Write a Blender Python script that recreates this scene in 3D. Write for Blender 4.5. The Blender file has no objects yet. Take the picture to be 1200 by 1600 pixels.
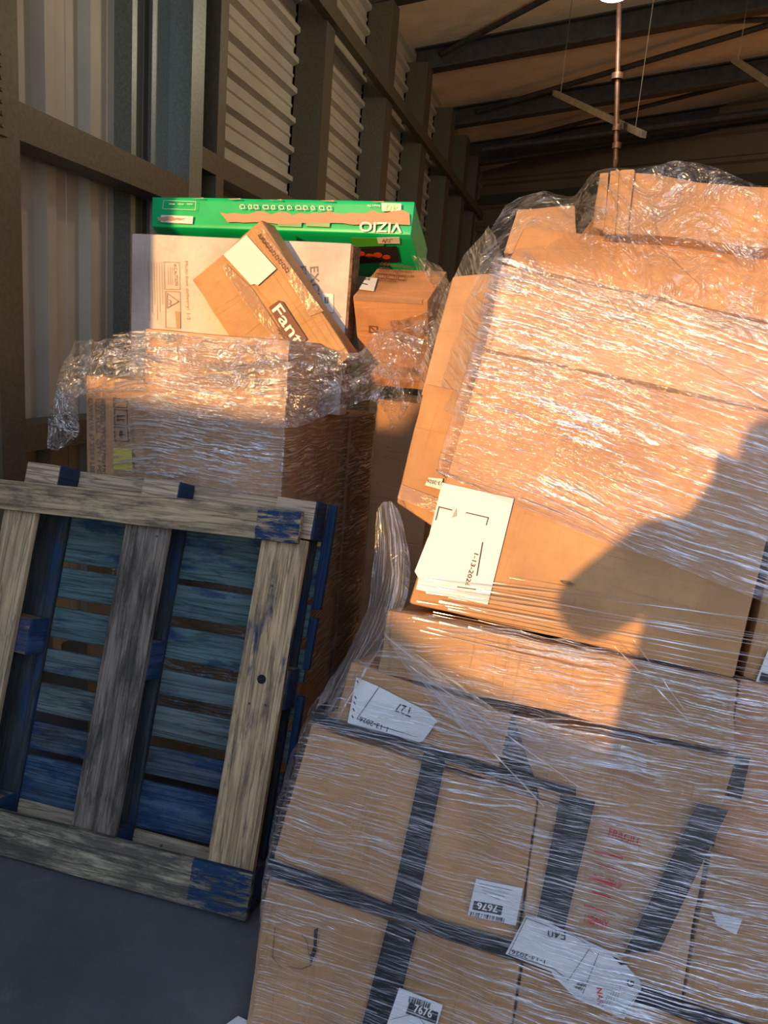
import bpy, bmesh, math, random
from mathutils import Vector, Matrix, noise as mnoise
random.seed(7)
S = bpy.context.scene
COL = S.collection

# ------------------------------------------------------------------ camera
F = 1155.0
d1 = Vector((328, 222, -F)).normalized()              # the left wall's length direction seen by the lens
up = Vector((468, 5500, 1155)); up = (up - d1 * up.dot(d1)).normalized()
xx = d1.cross(up)
M = Matrix((xx, d1, up))                              # camera axes -> world axes (X right, Y into the hall, Z up)
EYE = Vector((0, 0, 1.6))
cam = bpy.data.cameras.new('camera'); cam.sensor_fit = 'VERTICAL'; cam.sensor_height = 36.0; cam.lens = 36.0 * F / 1600.0
cam.clip_start = 0.02
camo = bpy.data.objects.new('camera', cam); COL.objects.link(camo)
mw = M.to_4x4(); mw.translation = EYE; camo.matrix_world = mw
S.camera = camo

# ------------------------------------------------------------------ sky, sun, exposure
SUN_DIR = (M @ Vector(((1180 - 600) / F, -(710 - 800) / F, -1))).normalized()
w = bpy.data.worlds.new('sky'); S.world = w; w.use_nodes = True
nt = w.node_tree; nt.nodes.clear()
out = nt.nodes.new('ShaderNodeOutputWorld'); bg = nt.nodes.new('ShaderNodeBackground')
tc = nt.nodes.new('ShaderNodeTexCoord'); sx = nt.nodes.new('ShaderNodeSeparateXYZ'); rp = nt.nodes.new('ShaderNodeValToRGB')
nt.links.new(tc.outputs['Generated'], sx.inputs[0]); nt.links.new(sx.outputs['Z'], rp.inputs[0])
rp.color_ramp.elements[0].position = 0.0; rp.color_ramp.elements[0].color = (0.72, 0.62, 0.52, 1)
rp.color_ramp.elements[1].position = 0.5; rp.color_ramp.elements[1].color = (0.46, 0.64, 1.0, 1)
nt.links.new(rp.outputs[0], bg.inputs[0]); bg.inputs[1].default_value = 1.9
nt.links.new(bg.outputs[0], out.inputs[0])
sl = bpy.data.lights.new('sun', 'SUN'); sl.energy = 5.6; sl.angle = math.radians(0.7); sl.color = (1.0, 0.55, 0.19)
so = bpy.data.objects.new('sun', sl); COL.objects.link(so)
so.rotation_euler = SUN_DIR.to_track_quat('-Z', 'Y').to_euler(); so.location = (-3, -8, 5)
S.view_settings.view_transform = 'Standard'; S.view_settings.look = 'None'
S.view_settings.exposure = 0.0; S.view_settings.gamma = 1.0; S.view_settings.use_curve_mapping = False
S.cycles.transparent_max_bounces = 24; S.cycles.max_bounces = 8
S.cycles.sample_clamp_indirect = 6.0

# ------------------------------------------------------------------ placing
def ray(px, py): return M @ Vector(((px - 600) / F, -(py - 800) / F, -1.0))
def onY(px, py, Y): r = ray(px, py); return EYE + r * (Y / r.y)
def onX(px, py, X): r = ray(px, py); return EYE + r * (X / r.x)
# the face of the leaning load on the right: U along the rows, V up the lean, N towards the door
u_ = Vector((.94, -.22, .26)).normalized(); v_ = Vector((.28, .955, 0.0)); v_ = (v_ - 0*u_).normalized()
PU = M @ u_; PV = M @ v_; PN = PU.cross(PV).normalized()
r0 = ray(395, 1600); P0 = EYE + r0 * (-1.59 / r0.z)
def PL(px, py, c=0.0):
    r = ray(px, py); return EYE + r * ((P0 + PN * c - EYE).dot(PN) / r.dot(PN))

# ------------------------------------------------------------------ object helpers
def empty(name, loc):
    o = bpy.data.objects.new(name, None); COL.objects.link(o); o.location = loc; o.empty_display_size = .05
    return o
def tag(o, label, cat=None, group=None, kind=None):
    o['label'] = label
    if cat: o['category'] = cat
    if group: o['group'] = group
    if kind: o['kind'] = kind
    return o
def link(name, bm, mat, parent=None, origin=None, smooth=None):
    """one bmesh in world coordinates -> one object whose origin is its parent's (or its own base)"""
    og = Vector(parent['_o']) if parent is not None and '_o' in parent else Vector(origin or (0, 0, 0))
    bmesh.ops.translate(bm, verts=bm.verts, vec=-og)
    me = bpy.data.meshes.new(name); bm.to_mesh(me); bm.free()
    if mat:
        for m_ in (mat if isinstance(mat, (list, tuple)) else [mat]): me.materials.append(m_)
    if smooth is not None:
        for p in me.polygons: p.use_smooth = True
        if smooth > 0: me.set_sharp_from_angle(angle=math.radians(smooth))
    o = bpy.data.objects.new(name, me); COL.objects.link(o)
    if parent is not None: o.parent = parent
    else: o.location = og
    o['_o'] = tuple(og)
    return o
def root(name, loc):
    o = empty(name, loc); o['_o'] = tuple(loc); return o

def hexa(bm, c8, bev=0.005, cuts=0, amp=0.0, seed=0, frame=None):
    """c8: front TL TR BR BL then back TL TR BR BL. Bevelled, subdivided, dented; UV in metres"""
    vs = [bm.verts.new(c) for c in c8]
    fs = [(0, 3, 2, 1), (4, 5, 6, 7), (0, 1, 5, 4), (3, 7, 6, 2), (0, 4, 7, 3), (1, 2, 6, 5)]
    faces = [bm.faces.new([vs[i] for i in f]) for f in fs]
    es = list({e for f in faces for e in f.edges})
    geom = vs + es + faces
    if bev > 0:
        r = bmesh.ops.bevel(bm, geom=es, offset=bev, segments=2, affect='EDGES', profile=.5)
    if cuts:
        big = [e for e in bm.edges if e.calc_length() > 4 * max(bev, .004) and e.is_valid and (frame is None or True)]
        bmesh.ops.subdivide_edges(bm, edges=big, cuts=cuts, use_grid_fill=True)
    bmesh.ops.recalc_face_normals(bm, faces=bm.faces)
    if amp:
        bm.normal_update()
        off = Vector((seed * 3.1, seed * 1.7, seed * .9))
        for v in bm.verts:
            p = v.co * 5 + off
            v.co += v.normal * amp * (mnoise.noise(p) + .5 * mnoise.noise(p * 3.1))
    ax = (c8[1] - c8[0]).normalized(); ay = (c8[0] - c8[3]).normalized(); az = ax.cross(ay).normalized(); ay = az.cross(ax)
    uvl = bm.loops.layers.uv.verify()
    for f in bm.faces:
        n = f.normal; k = max(range(3), key=lambda i: abs((n.dot(ax), n.dot(ay), n.dot(az))[i]))
        for l in f.loops:
            d = l.vert.co - c8[3]; x, y, z = d.dot(ax), d.dot(ay), d.dot(az)
            l[uvl].uv = ((z, y), (x, z), (x, y))[k]
    return bm

def box(bm, lo, hi, bev=0.0):
    x0, y0, z0 = lo; x1, y1, z1 = hi
    t = bmesh.new()
    hexa(t, [Vector(p) for p in ((x0, y0, z1), (x1, y0, z1), (x1, y0, z0), (x0, y0, z0), (x0, y1, z1), (x1, y1, z1), (x1, y1, z0), (x0, y1, z0))], bev)
    me = bpy.data.meshes.new('t'); t.to_mesh(me); t.free(); bm.from_mesh(me); bpy.data.meshes.remove(me)
    return bm
def tube(bm, a, b, r, seg=10, r2=None):
    a, b = Vector(a), Vector(b); d = b - a
    q = d.to_track_quat('Z', 'Y').to_matrix().to_4x4(); q.translation = (a + b) / 2
    bmesh.ops.create_cone(bm, cap_ends=True, segments=seg, radius1=r, radius2=r if r2 is None else r2, depth=d.length, matrix=q)

# ------------------------------------------------------------------ materials
class NT:
    def __init__(s, name):
        s.m = bpy.data.materials.new(name); s.m.use_nodes = True; s.t = s.m.node_tree; s.t.nodes.clear()
        s.o = s.n('ShaderNodeOutputMaterial')
    def n(s, ty, **kw):
        x = s.t.nodes.new(ty)
        for k, v in kw.items():
            if hasattr(x, k): setattr(x, k, v)
        return x
    def l(s, a, b): s.t.links.new(a, b)
    def val(s, x, sock):
        if isinstance(x, (int, float)): sock.default_value = x
        elif isinstance(x, (tuple, list)): sock.default_value = tuple(x) + ((1,) if len(x) == 3 and sock.type == 'RGBA' else ())
        else: s.l(x, sock)
    def math(s, op, a, b=0.0, c=0.0, clamp=False):
        x = s.n('ShaderNodeMath', operation=op, use_clamp=clamp)
        s.val(a, x.inputs[0]); s.val(b, x.inputs[1]); s.val(c, x.inputs[2]); return x.outputs[0]
    def uv(s): return s.n('ShaderNodeTexCoord').outputs['UV']
    def obj(s): return s.n('ShaderNodeTexCoord').outputs['Object']
    def map(s, v, scale=(1, 1, 1), loc=(0, 0, 0), rot=(0, 0, 0)):
        x = s.n('ShaderNodeMapping'); s.l(v, x.inputs[0]); x.inputs['Location'].default_value = loc; x.inputs['Rotation'].default_value = rot; x.inputs['Scale'].default_value = scale
        return x.outputs[0]
    def noise(s, v, scale=1, detail=3, rough=.5, dist=0.0):
        x = s.n('ShaderNodeTexNoise'); s.l(v, x.inputs['Vector']); x.inputs['Scale'].default_value = scale; x.inputs['Detail'].default_value = detail
        x.inputs['Roughness'].default_value = rough; x.inputs['Distortion'].default_value = dist; return x.outputs[0]
    def ramp(s, f, a, b, clamp=True):
        x = s.n('ShaderNodeMapRange'); x.interpolation_type = 'SMOOTHSTEP'; s.l(f, x.inputs[0]); x.inputs[1].default_value = a; x.inputs[2].default_value = b; return x.outputs[0]
    def mix(s, f, a, b):
        x = s.n('ShaderNodeMix', data_type='RGBA'); s.val(f, x.inputs[0]); s.val(a, x.inputs[6]); s.val(b, x.inputs[7]); return x.outputs[2]
    def bump(s, h, strength=.3, dist=.01):
        x = s.n('ShaderNodeBump'); x.inputs['Strength'].default_value = strength; x.inputs['Distance'].default_value = dist; s.l(h, x.inputs['Height']); return x.outputs[0]
    def princ(s, col, rough=.6, metal=0.0, nrm=None, spec=.5, **kw):
        p = s.n('ShaderNodeBsdfPrincipled'); s.val(col, p.inputs['Base Color']); s.val(rough, p.inputs['Roughness']); s.val(metal, p.inputs['Metallic'])
        p.inputs['Specular IOR Level'].default_value = spec
        if nrm is not None: s.l(nrm, p.inputs['Normal'])
        for k, v in kw.items(): s.val(v, p.inputs[k])
        s.l(p.outputs[0], s.o.inputs[0]); return s.m

def cardboard(name, base, seed=0.0, worn=.5):
    a = NT(name); uv = a.map(a.uv(), loc=(seed, seed * .7, 0))
    big = a.noise(uv, 3.0, 4, .6); fine = a.noise(uv, 60, 3, .7); fl = a.noise(a.map(uv, (160, 2, 1)), 1, 2)
    d = tuple(c * .72 for c in base); l = tuple(min(1, c * 1.12) for c in base)
    c = a.mix(a.ramp(big, .3, .7), d, l)
    c = a.mix(a.math('MULTIPLY', a.ramp(fine, .45, .75), .25), c, tuple(x * .6 for x in base))
    crease = a.ramp(a.noise(a.map(uv, (1.2, 7, 1)), 1.6, 3, .5, .6), .44, .5)
    crease2 = a.ramp(a.noise(a.map(uv, (7, .7, 1), (3, 1, 0)), 1.4, 3, .5, .4), .46, .5)
    h = a.math('ADD', a.math('MULTIPLY', crease, worn), a.math('MULTIPLY', crease2, worn))
    h = a.math('ADD', a.math('ADD', h, a.math('MULTIPLY', fl, .25)), a.math('MULTIPLY', big, 1.0))
    return a.princ(c, .62, nrm=a.bump(h, .35, .006), spec=.35)
def plain(name, col, rough=.6, metal=0.0, nscale=0, namt=.2, bumpd=0, spec=.5):
    a = NT(name)
    if nscale:
        f = a.noise(a.obj(), nscale, 4, .6)
        c = a.mix(a.ramp(f, .3, .7), tuple(x * (1 - namt) for x in col), tuple(min(1, x * (1 + namt)) for x in col))
        return a.princ(c, rough, metal, a.bump(f, .4, bumpd) if bumpd else None, spec)
    return a.princ(col, rough, metal, spec=spec)

def film(name, sx=2.5, sy=70, dens=.5, haze=.05, amp=.006, rough=.12, crumple=0.0, tilt=0.0, cut=.5, tint=(1, 1, 1), seed=0.0, whiten=.3, grad=None):
    """clear stretch film: mostly see-through, fine wrinkles pulled along U catch sun and sky"""
    a = NT(name); uv0 = a.uv()
    wob = a.noise(a.map(uv0, (2.2, 3.0, 1), (seed, 0, 0)), 1, 3)
    wv = a.n('ShaderNodeCombineXYZ'); a.val(a.math('MULTIPLY', a.math('SUBTRACT', wob, .5), .07), wv.inputs[1])
    ad = a.n('ShaderNodeVectorMath', operation='ADD'); a.l(uv0, ad.inputs[0]); a.l(wv.outputs[0], ad.inputs[1])
    uv = a.map(ad.outputs[0], rot=(0, 0, tilt), loc=(seed, seed * 1.3, 0))
    n1 = a.noise(a.map(uv, (sx, sy, 1)), 1, 3, .55, .3)
    n2 = a.noise(a.map(uv, (sx * 3.2, sy * 3.4, 1), (5, 2, 0)), 1, 2, .6)
    patch = a.noise(a.map(uv, (2.0, 5.0, 1), (9, 4, 0)), 1, 3)
    h = a.math('ADD', n1, a.math('MULTIPLY', n2, .45))
    streak = a.math('MAXIMUM', a.ramp(n1, cut + .03, cut + .13), a.math('MULTIPLY', a.ramp(n2, cut + .07, cut + .17), .8))
    if crumple:
        c1 = a.noise(a.map(uv0, (9, 11, 1), (seed, 1, 0)), 1, 4, .55, 1.2)
        rid = a.math('SUBTRACT', 1.0, a.math('MULTIPLY', a.math('ABSOLUTE', a.math('SUBTRACT', c1, .5)), 9.0), clamp=True)
        c2 = a.noise(a.map(uv0, (34, 30, 1), (3, seed, 0)), 1, 3, .6, .8)
        h = a.math('ADD', a.math('MULTIPLY', h, 1 - crumple), a.math('MULTIPLY', a.math('ADD', rid, c2), crumple * 1.6))
        streak = a.math('ADD', a.math('MULTIPLY', streak, 1 - crumple), a.math('MULTIPLY', a.math('MAXIMUM', a.math('MULTIPLY', rid, .7), a.ramp(c2, .58, .72)), crumple))
    nrm = a.bump(h, 1.0, amp)
    fac = a.math('ADD', haze, a.math('MULTIPLY', a.math('MULTIPLY', streak, dens), a.math('ADD', .35, a.math('MULTIPLY', a.ramp(patch, .35, .62), .75))), clamp=True)
    if grad:                                            # fewer turns of film towards the near end
        gs = a.n('ShaderNodeSeparateXYZ'); a.l(uv0, gs.inputs[0])
        fac = a.math('MULTIPLY', fac, a.math('ADD', grad[2], a.math('MULTIPLY', a.ramp(gs.outputs[0], grad[0], grad[1]), 1.0 - grad[2])))
    lw = a.n('ShaderNodeLayerWeight'); lw.inputs[0].default_value = .12; 
    fac = a.math('ADD', fac, a.math('MULTIPLY', lw.outputs['Fresnel'], .25), clamp=True)
    gl = a.n('ShaderNodeBsdfGlossy'); gl.inputs['Color'].default_value = tint + (1,); gl.inputs['Roughness'].default_value = rough; a.l(nrm, gl.inputs['Normal'])
    df = a.n('ShaderNodeBsdfDiffuse'); df.inputs['Color'].default_value = (.8, .8, .8, 1); a.l(nrm, df.inputs['Normal'])
    tr = a.n('ShaderNodeBsdfTransparent')
    m1 = a.n('ShaderNodeMixShader'); m1.inputs[0].default_value = whiten; a.l(gl.outputs[0], m1.inputs[1]); a.l(df.outputs[0], m1.inputs[2])
    m2 = a.n('ShaderNodeMixShader'); a.l(fac, m2.inputs[0]); a.l(tr.outputs[0], m2.inputs[1]); a.l(m1.outputs[0], m2.inputs[2])
    a.l(m2.outputs[0], a.o.inputs[0]); return a.m

def wood(name, base, dark, blue=0.0, grime=.4, endblue=None, seed=0.0, paint=(.008, .034, .085)):
    a = NT(name); uv = a.map(a.uv(), loc=(seed * 3.7, seed * 1.3, seed))
    g = a.noise(a.map(uv, (2.0, 42, 1)), 1, 4, .6, .5); g2 = a.noise(a.map(uv, (5, 140, 1)), 1, 2)
    c = a.mix(a.ramp(g, .3, .7), base, tuple(x * .62 for x in base))
    c = a.mix(a.math('MULTIPLY', a.ramp(g2, .48, .66), .6), c, tuple(x * .35 for x in base))
    ck = a.noise(a.map(uv, (1.3, 30, 1), (1, 8, 0)), 1, 3, .5, .8); crk = a.math('SUBTRACT', 1.0, a.math('MULTIPLY', a.math('ABSOLUTE', a.math('SUBTRACT', ck, .5)), 34.0), clamp=True)
    c = a.mix(a.math('MULTIPLY', crk, .5), c, tuple(x * .12 for x in base))
    gr = a.noise(a.map(uv, (4, 18, 1), (3, 3, 0)), 1, 6, .72)
    c = a.mix(a.math('MULTIPLY', a.ramp(gr, .64 - grime * .34, .84 - grime * .3), .80), c, dark)
    if blue:
        b = a.noise(a.map(uv, (4, 13, 1), (7, 1, 0)), 1, 5, .62)
        c = a.mix(a.math('MULTIPLY', a.ramp(b, .72 - blue * .4, .84 - blue * .4), .88), c, paint)
    if endblue:
        sp = a.n('ShaderNodeSeparateXYZ'); a.l(a.uv(), sp.inputs[0])
        e = a.math('GREATER_THAN', a.math('ADD', sp.outputs[0], a.math('MULTIPLY', g, .02)), endblue[0])
        e = a.math('MULTIPLY', e, a.math('LESS_THAN', sp.outputs[0], endblue[1]))
        e = a.math('MULTIPLY', e, a.ramp(a.noise(a.map(uv, (9, 40, 1)), 1, 5, .7), .60, .46))
        c = a.mix(e, c, paint)
    h = a.math('SUBTRACT', a.math('ADD', g, a.math('MULTIPLY', g2, .5)), a.math('MULTIPLY', crk, .8))
    return a.princ(c, .75, nrm=a.bump(h, .6, .004), spec=.3)

KRAFT = (.47, .25, .10)
cb = [cardboard('cardboard', KRAFT, 0), cardboard('cardboard_pale', (.51, .30, .15), 2.3), cardboard('cardboard_dull', (.42, .23, .10), 5.1), cardboard('cardboard_crushed', (.49, .275, .115), 7.7, 1.4),
      cardboard('cardboard_red', (.46, .225, .10), 9.2)]
cb_white = cardboard('white_cardboard', (.60, .52, .45), 4.0, .25)
edge_m = plain('cut_cardboard_edge', (.16, .09, .045), .85, nscale=60, namt=.5)
a = NT('packing_tape'); t1 = a.n('ShaderNodeBsdfTransparent'); t2 = a.n('ShaderNodeBsdfPrincipled'); t2.inputs['Base Color'].default_value = (.50, .31, .19, 1); t2.inputs['Roughness'].default_value = .2
tn_ = a.noise(a.obj(), 14, 4, .6, 1.0); a.l(a.bump(tn_, .5, .01), t2.inputs['Normal'])
tm = a.n('ShaderNodeMixShader'); tm.inputs[0].default_value = .42; a.l(t1.outputs[0], tm.inputs[1]); a.l(t2.outputs[0], tm.inputs[2]); a.l(tm.outputs[0], a.o.inputs[0]); tape_m = a.m
black_m = plain('black_strap', (.012, .014, .018), .38, nscale=40, namt=.3)
paper = NT('paper'); _f = paper.noise(paper.obj(), 9, 3); paper = paper.princ((.66, .65, .62), .55, nrm=paper.bump(_f, .5, .012))
ink = plain('black_ink', (.02, .02, .022), .6)
ink_brown = plain('brown_ink', (.13, .045, .025), .6)
ink_grey = plain('grey_ink', (.17, .145, .12), .6)
ink_tan = plain('tan_ink', (.37, .25, .13), .6)
ink_red = plain('red_marker', (.55, .02, .02), .5)
white_print = plain('white_print', (.72, .68, .62), .5)
green_m = plain('green_print', (.0, .44, .14), .35, nscale=6, namt=.1)
dgreen_m = plain('dark_green_print', (.005, .22, .06), .35)
lime_m = plain('lime_print', (.07, .34, .03), .4)
yellow_m = plain('yellow_label', (.55, .50, .06), .5)
torn_m = cardboard('torn_cardboard', (.50, .32, .19), 3.3, 1.0)
galv = plain('galvanised_steel', (.235, .27, .255), .42, .75, nscale=70, namt=.14)
galv_warm = plain('primed_steel', (.125, .11, .075), .5, .5, nscale=50, namt=.14)
dark_steel = plain('dark_steel', (.06, .055, .047), .6, .3, nscale=12, namt=.25)
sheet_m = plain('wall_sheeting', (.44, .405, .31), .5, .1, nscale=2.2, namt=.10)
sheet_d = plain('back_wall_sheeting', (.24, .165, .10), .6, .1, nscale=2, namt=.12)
ceil_m = plain('roof_lining', (.85, .69, .47), .7, nscale=3, namt=.08, bumpd=.05)
rust_m = plain('rusty_red_pipe', (.045, .022, .016), .5, .3, nscale=30, namt=.3)

# ------------------------------------------------------------------ the hall
def structure(o, label=None):
    o['kind'] = 'structure'
    if label: o['label'] = label
    return o
a = NT('tarmac_floor'); ob = a.obj(); f1 = a.noise(ob, 1.6, 6, .65); f2 = a.noise(ob, 90, 3, .7); f3 = a.noise(ob, 9, 5, .7)
c = a.mix(a.ramp(f1, .3, .7), (.052, .056, .060), (.096, .099, .102)); c = a.mix(a.math('MULTIPLY', a.ramp(f3, .55, .75), .5), c, (.13, .13, .13))
floor_m = a.princ(c, .78, nrm=a.bump(a.math('ADD', f2, f3), .3, .004), spec=.3)
bm = bmesh.new(); box(bm, (-16, -30, -.2), (16, -1.2, -.002)); structure(link('ground_yard', bm, plain('yard_concrete_light', (.34, .31, .27), .85, nscale=2)), 'pale concrete yard outside the door')  # unseen yard ground made pale so it bounces light onto the roof lining
bm = bmesh.new(); box(bm, (-14, -1.2, -.2), (14, 16, 0)); structure(link('floor', bm, floor_m), 'dark grey concrete floor')

XI, XO = -2.20, -2.45                                # inner flanges of the columns, face of the sheeting
def extrude_profile(bm, prof, a, b, axis):
    """prof: list of (x, t) ; runs along axis from a to b"""
    ra = []; rb = []
    for x, t in prof:
        ra.append(bm.verts.new((x, t, a) if axis == 'z' else (x, a, t))); rb.append(bm.verts.new((x, t, b) if axis == 'z' else (x, b, t)))
    for i in range(len(prof) - 1): bm.faces.new((ra[i], ra[i + 1], rb[i + 1], rb[i]))
# upright ribbed sheets by the door
prof = []; y = 0.0
def tr(y, wd, h): return [(XO, y), (XO + h, y + .018), (XO + h, y + wd - .018), (XO, y + wd)]
while y < 3.75:
    prof += [(XO, y), (XO + .004, y + .03), (XO + .004, y + .045), (XO, y + .05), (XO, y + .10), (XO + .004, y + .105), (XO + .004, y + .12), (XO, y + .125), (XO, y + .19)]
    prof += [(XO + .05, y + .215), (XO + .05, y + .275), (XO, y + .30)]
    y += .30
bm = bmesh.new(); extrude_profile(bm, prof, 0, 4.9, 'z'); structure(link('wall_left', bm, sheet_m, smooth=12), 'upright ribbed wall sheets beside the door')
# lying ribbed sheets further in
prof = []; z = 0.0
while z < 4.95:
    prof += [(XO, z), (XO, z + .05), (XO + .012, z + .06), (XO + .012, z + .075), (XO, z + .085), (XO, z + .13), (XO + .045, z + .15), (XO + .045, z + .185), (XO, z + .205)]
    z += .205
bm = bmesh.new(); extrude_profile(bm, prof, 3.9, 16.4, 'y'); structure(link('wall_left.001', bm, sheet_m, smooth=12), 'lying ribbed wall sheets between the columns')
bm = bmesh.new(); box(bm, (XO - .16, 0, 0), (XO - .06, 16.5, 5.6)); structure(link('wall_left.002', bm, dark_steel), 'outer skin of the left wall')
bm = bmesh.new(); box(bm, (XO - .06, -.02, 0), (XI - .02, .12, 5.0)); structure(link('trim_1', bm, galv), 'steel jamb at the near end of the left wall')
def column(y0, y1, m1, m2, z1=4.75, web=True):
    bm = bmesh.new()
    box(bm, (XI - .012, y0, 0), (XI, y1, z1)); box(bm, (XO + .005, y0, 0), (XI - .012, y0 + .012, z1)); box(bm, (XO + .002, y0, 0), (XO + .02, y1, z1))
    return structure(link('steel_column', bm, m1), None)
for i, (y0, y1, mm) in enumerate([(2.40, 2.53, galv_warm), (3.76, 3.89, galv), (4.05, 4.14, galv_warm), (5.62, 5.80, galv_warm), (7.24, 7.46, galv_warm), (8.72, 8.98, galv_warm), (10.2, 10.45, galv_warm), (11.4, 11.65, galv_warm), (12.5, 12.75, galv_warm)]):
    column(y0, y1, mm, mm)
# standing seam flange strips beside the second column
bm = bmesh.new(); box(bm, (XO + .0, 3.46, 0), (XO + .10, 3.50, 4.8)); box(bm, (XO + .10, 3.60, 0), (XO + .12, 3.76, 4.8)); structure(link('trim_2', bm, galv), 'galvanised strip beside the column')
def girt(y0, y1, z, h=.09, dp=.16, m=galv_warm):
    bm = bmesh.new(); box(bm, (XI - .012, y0, z), (XI, y1, z + h)); box(bm, (XI - dp, y0, z), (XI - .012, y1, z + .012)); box(bm, (XI - dp, y0, z + h - .010), (XI - .012, y1, z + h))
    return structure(link('steel_girt', bm, m))
girt(2.53, 3.76, 2.27, .135); girt(2.53, 3.76, 1.08, .11); girt(4.14, 5.62, 2.50, .11); girt(3.89, 4.05, 2.50, .11)
girt(4.14, 5.62, 1.1, .11)
bm = bmesh.new(); box(bm, (XI - .02, 3.9, 3.92), (XI + .05, 13.2, 3.98)); box(bm, (XI + .03, 3.9, 3.98), (XI + .05, 13.2, 4.03)); structure(link('steel_girt', bm, galv_warm), 'long steel rail across the columns')
# bolted plate on the first column
bm = bmesh.new(); box(bm, (XI, 2.36, 2.26), (XI + .012, 2.46, 2.56))
for k in range(7):
    for q in (0, 1): tube(bm, (XI + .01, 2.39 + q * .035, 2.29 + k * .04), (XI + .022, 2.39 + q * .035, 2.29 + k * .04), .008, 6)
structure(link('trim_3', bm, galv_warm), 'bolted plate on the nearest column')
# roof and beams
RS = .15
def roof_z(x): return 4.98 + RS * (x - XI)
bm = bmesh.new()
def slab(bm, x0, x1, y0, y1, th=.1):
    hexa(bm, [Vector(p) for p in ((x0, y0, roof_z(x0) + th), (x1, y0, roof_z(x1) + th), (x1, y0, roof_z(x1)), (x0, y0, roof_z(x0)), (x0, y1, roof_z(x0) + th), (x1, y1, roof_z(x1) + th), (x1, y1, roof_z(x1)), (x0, y1, roof_z(x0)))], 0)
slab(bm, -2.7, 8.2, -.1, 17.0); structure(link('ceiling', bm, ceil_m), 'pale insulated roof lining')
def beam(y, w=.16, d=.30, drop=0.0, m=dark_steel, x0=XI - .2, x1=8.0):
    bm = bmesh.new()
    for (za, zb, ww) in ((-.0, -.016, w), (-d + .016, -d, w), (-.016, -d + .016, .012)):
        za -= drop; zb -= drop
        hexa(bm, [Vector(p) for p in ((x0, y - ww / 2, roof_z(x0) + za), (x1, y - ww / 2, roof_z(x1) + za), (x1, y - ww / 2, roof_z(x1) + zb), (x0, y - ww / 2, roof_z(x0) + zb),
              (x0, y + ww / 2, roof_z(x0) + za), (x1, y + ww / 2, roof_z(x1) + za), (x1, y + ww / 2, roof_z(x1) + zb), (x0, y + ww / 2, roof_z(x0) + zb))], 0)
    return structure(link('roof_beam', bm, m))
for y in (2.6, 5.7, 7.3, 8.95, 10.95, 12.6): beam(y, d=.24 if y < 12 else .34)
def rod(a, b, r, m=dark_steel, name='roof_brace'):
    bm = bmesh.new(); tube(bm, a, b, r, 8); return structure(link(name, bm, m))
def R(x, y, dz=-.10): return (x, y, roof_z(x) + dz)
rod(R(-2.1, 8.9), R(.2, 7.35), .03); rod(R(-2.0, 10.9), R(3.2, 9.0), .035); rod(R(-.2, 9.0), R(5.0, 10.9), .03); rod(R(-2.0, 12.5), R(2.5, 11.0), .03); rod(R(-.4, 5.8), R(-2.1, 7.2), .03)
for k, yy in enumerate((11.6, 12.0, 12.3)):         # horizontal pipes under the roof
    rod((-2.0, yy, 4.62 + .05 * k), (7.8, yy, 5.95 + .05 * k), .045 - .008 * k, dark_steel, 'roof_pipe')
# back wall, set askew
BA = math.radians(25); bw = Vector((math.cos(BA), -math.sin(BA), 0)); bo = Vector((XI - .42, 14.4, 0)); bn = Vector((-bw.y, bw.x, 0))
bm = bmesh.new(); prof = []; z = 0.0
while z < 6.9:
    prof += [(0, z), (0, z + .28), (-.05, z + .31), (-.05, z + .37), (0, z + .40)]; z += .40
ra = []; rb = []
for d, z in prof:
    p = bo + bn * d; ra.append(bm.verts.new((p.x, p.y, z))); q = p + bw * 11.5; rb.append(bm.verts.new((q.x, q.y, z)))
for i in range(len(prof) - 1): bm.faces.new((ra[i], ra[i + 1], rb[i + 1], rb[i]))
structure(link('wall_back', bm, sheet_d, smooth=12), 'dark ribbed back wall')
bm = bmesh.new()
for zz, hh in ((4.35, .16), (5.2, .12)):
    p = bo - bn * .12; q = p + bw * 11.3
    hexa(bm, [Vector((p.x, p.y, zz + hh)), Vector((q.x, q.y, zz + hh)), Vector((q.x, q.y, zz)), Vector((p.x, p.y, zz))] + [Vector((v.x, v.y, z_)) + bn * .1 for v, z_ in ((p, zz + hh), (q, zz + hh), (q, zz), (p, zz))], 0)
structure(link('trim_4', bm, galv_warm), 'steel rails across the back wall')
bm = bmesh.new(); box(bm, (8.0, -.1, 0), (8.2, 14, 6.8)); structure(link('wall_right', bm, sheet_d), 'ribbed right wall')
# unseen sun blocker added behind the viewer; its top shapes the shadow edge
bm = bmesh.new()
def blocker_top(lat, v, Y=-4.0): return Vector(((lat + .2 * Y) / .98, Y, 1.6 + v + .085 * -Y))
tp = [blocker_top(*q) for q in ((-9, .3), (-4.2, .1), (-2.4, -.02), (-1.72, -.04), (-1.25, -.04), (-1.2, .06), (-1.06, .06), (-.99, -.2), (-.78, -.42), (-.58, -.56), (-.17, -.65), (1.2, -1.0))]
fr = [bm.verts.new(p) for p in tp]; fb = [bm.verts.new((p.x, p.y, 0)) for p in tp]; br_ = [bm.verts.new(p + Vector((0, -.25, 0))) for p in tp]; bb = [bm.verts.new((p.x, p.y - .25, 0)) for p in tp]
for i in range(len(tp) - 1):
    bm.faces.new((fb[i], fb[i + 1], fr[i + 1], fr[i])); bm.faces.new((fr[i], fr[i + 1], br_[i + 1], br_[i])); bm.faces.new((bb[i], br_[i], br_[i + 1], bb[i + 1]))
bm.faces.new((fb[-1], bb[-1], br_[-1], fr[-1])); bm.faces.new((fb[0], fr[0], br_[0], bb[0]))
structure(link('sun_blocker', bm, plain('blocker_grey', (.18, .17, .16), .85, nscale=3)), 'unseen blocker outside the door, added to shade the lower boxes')

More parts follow.
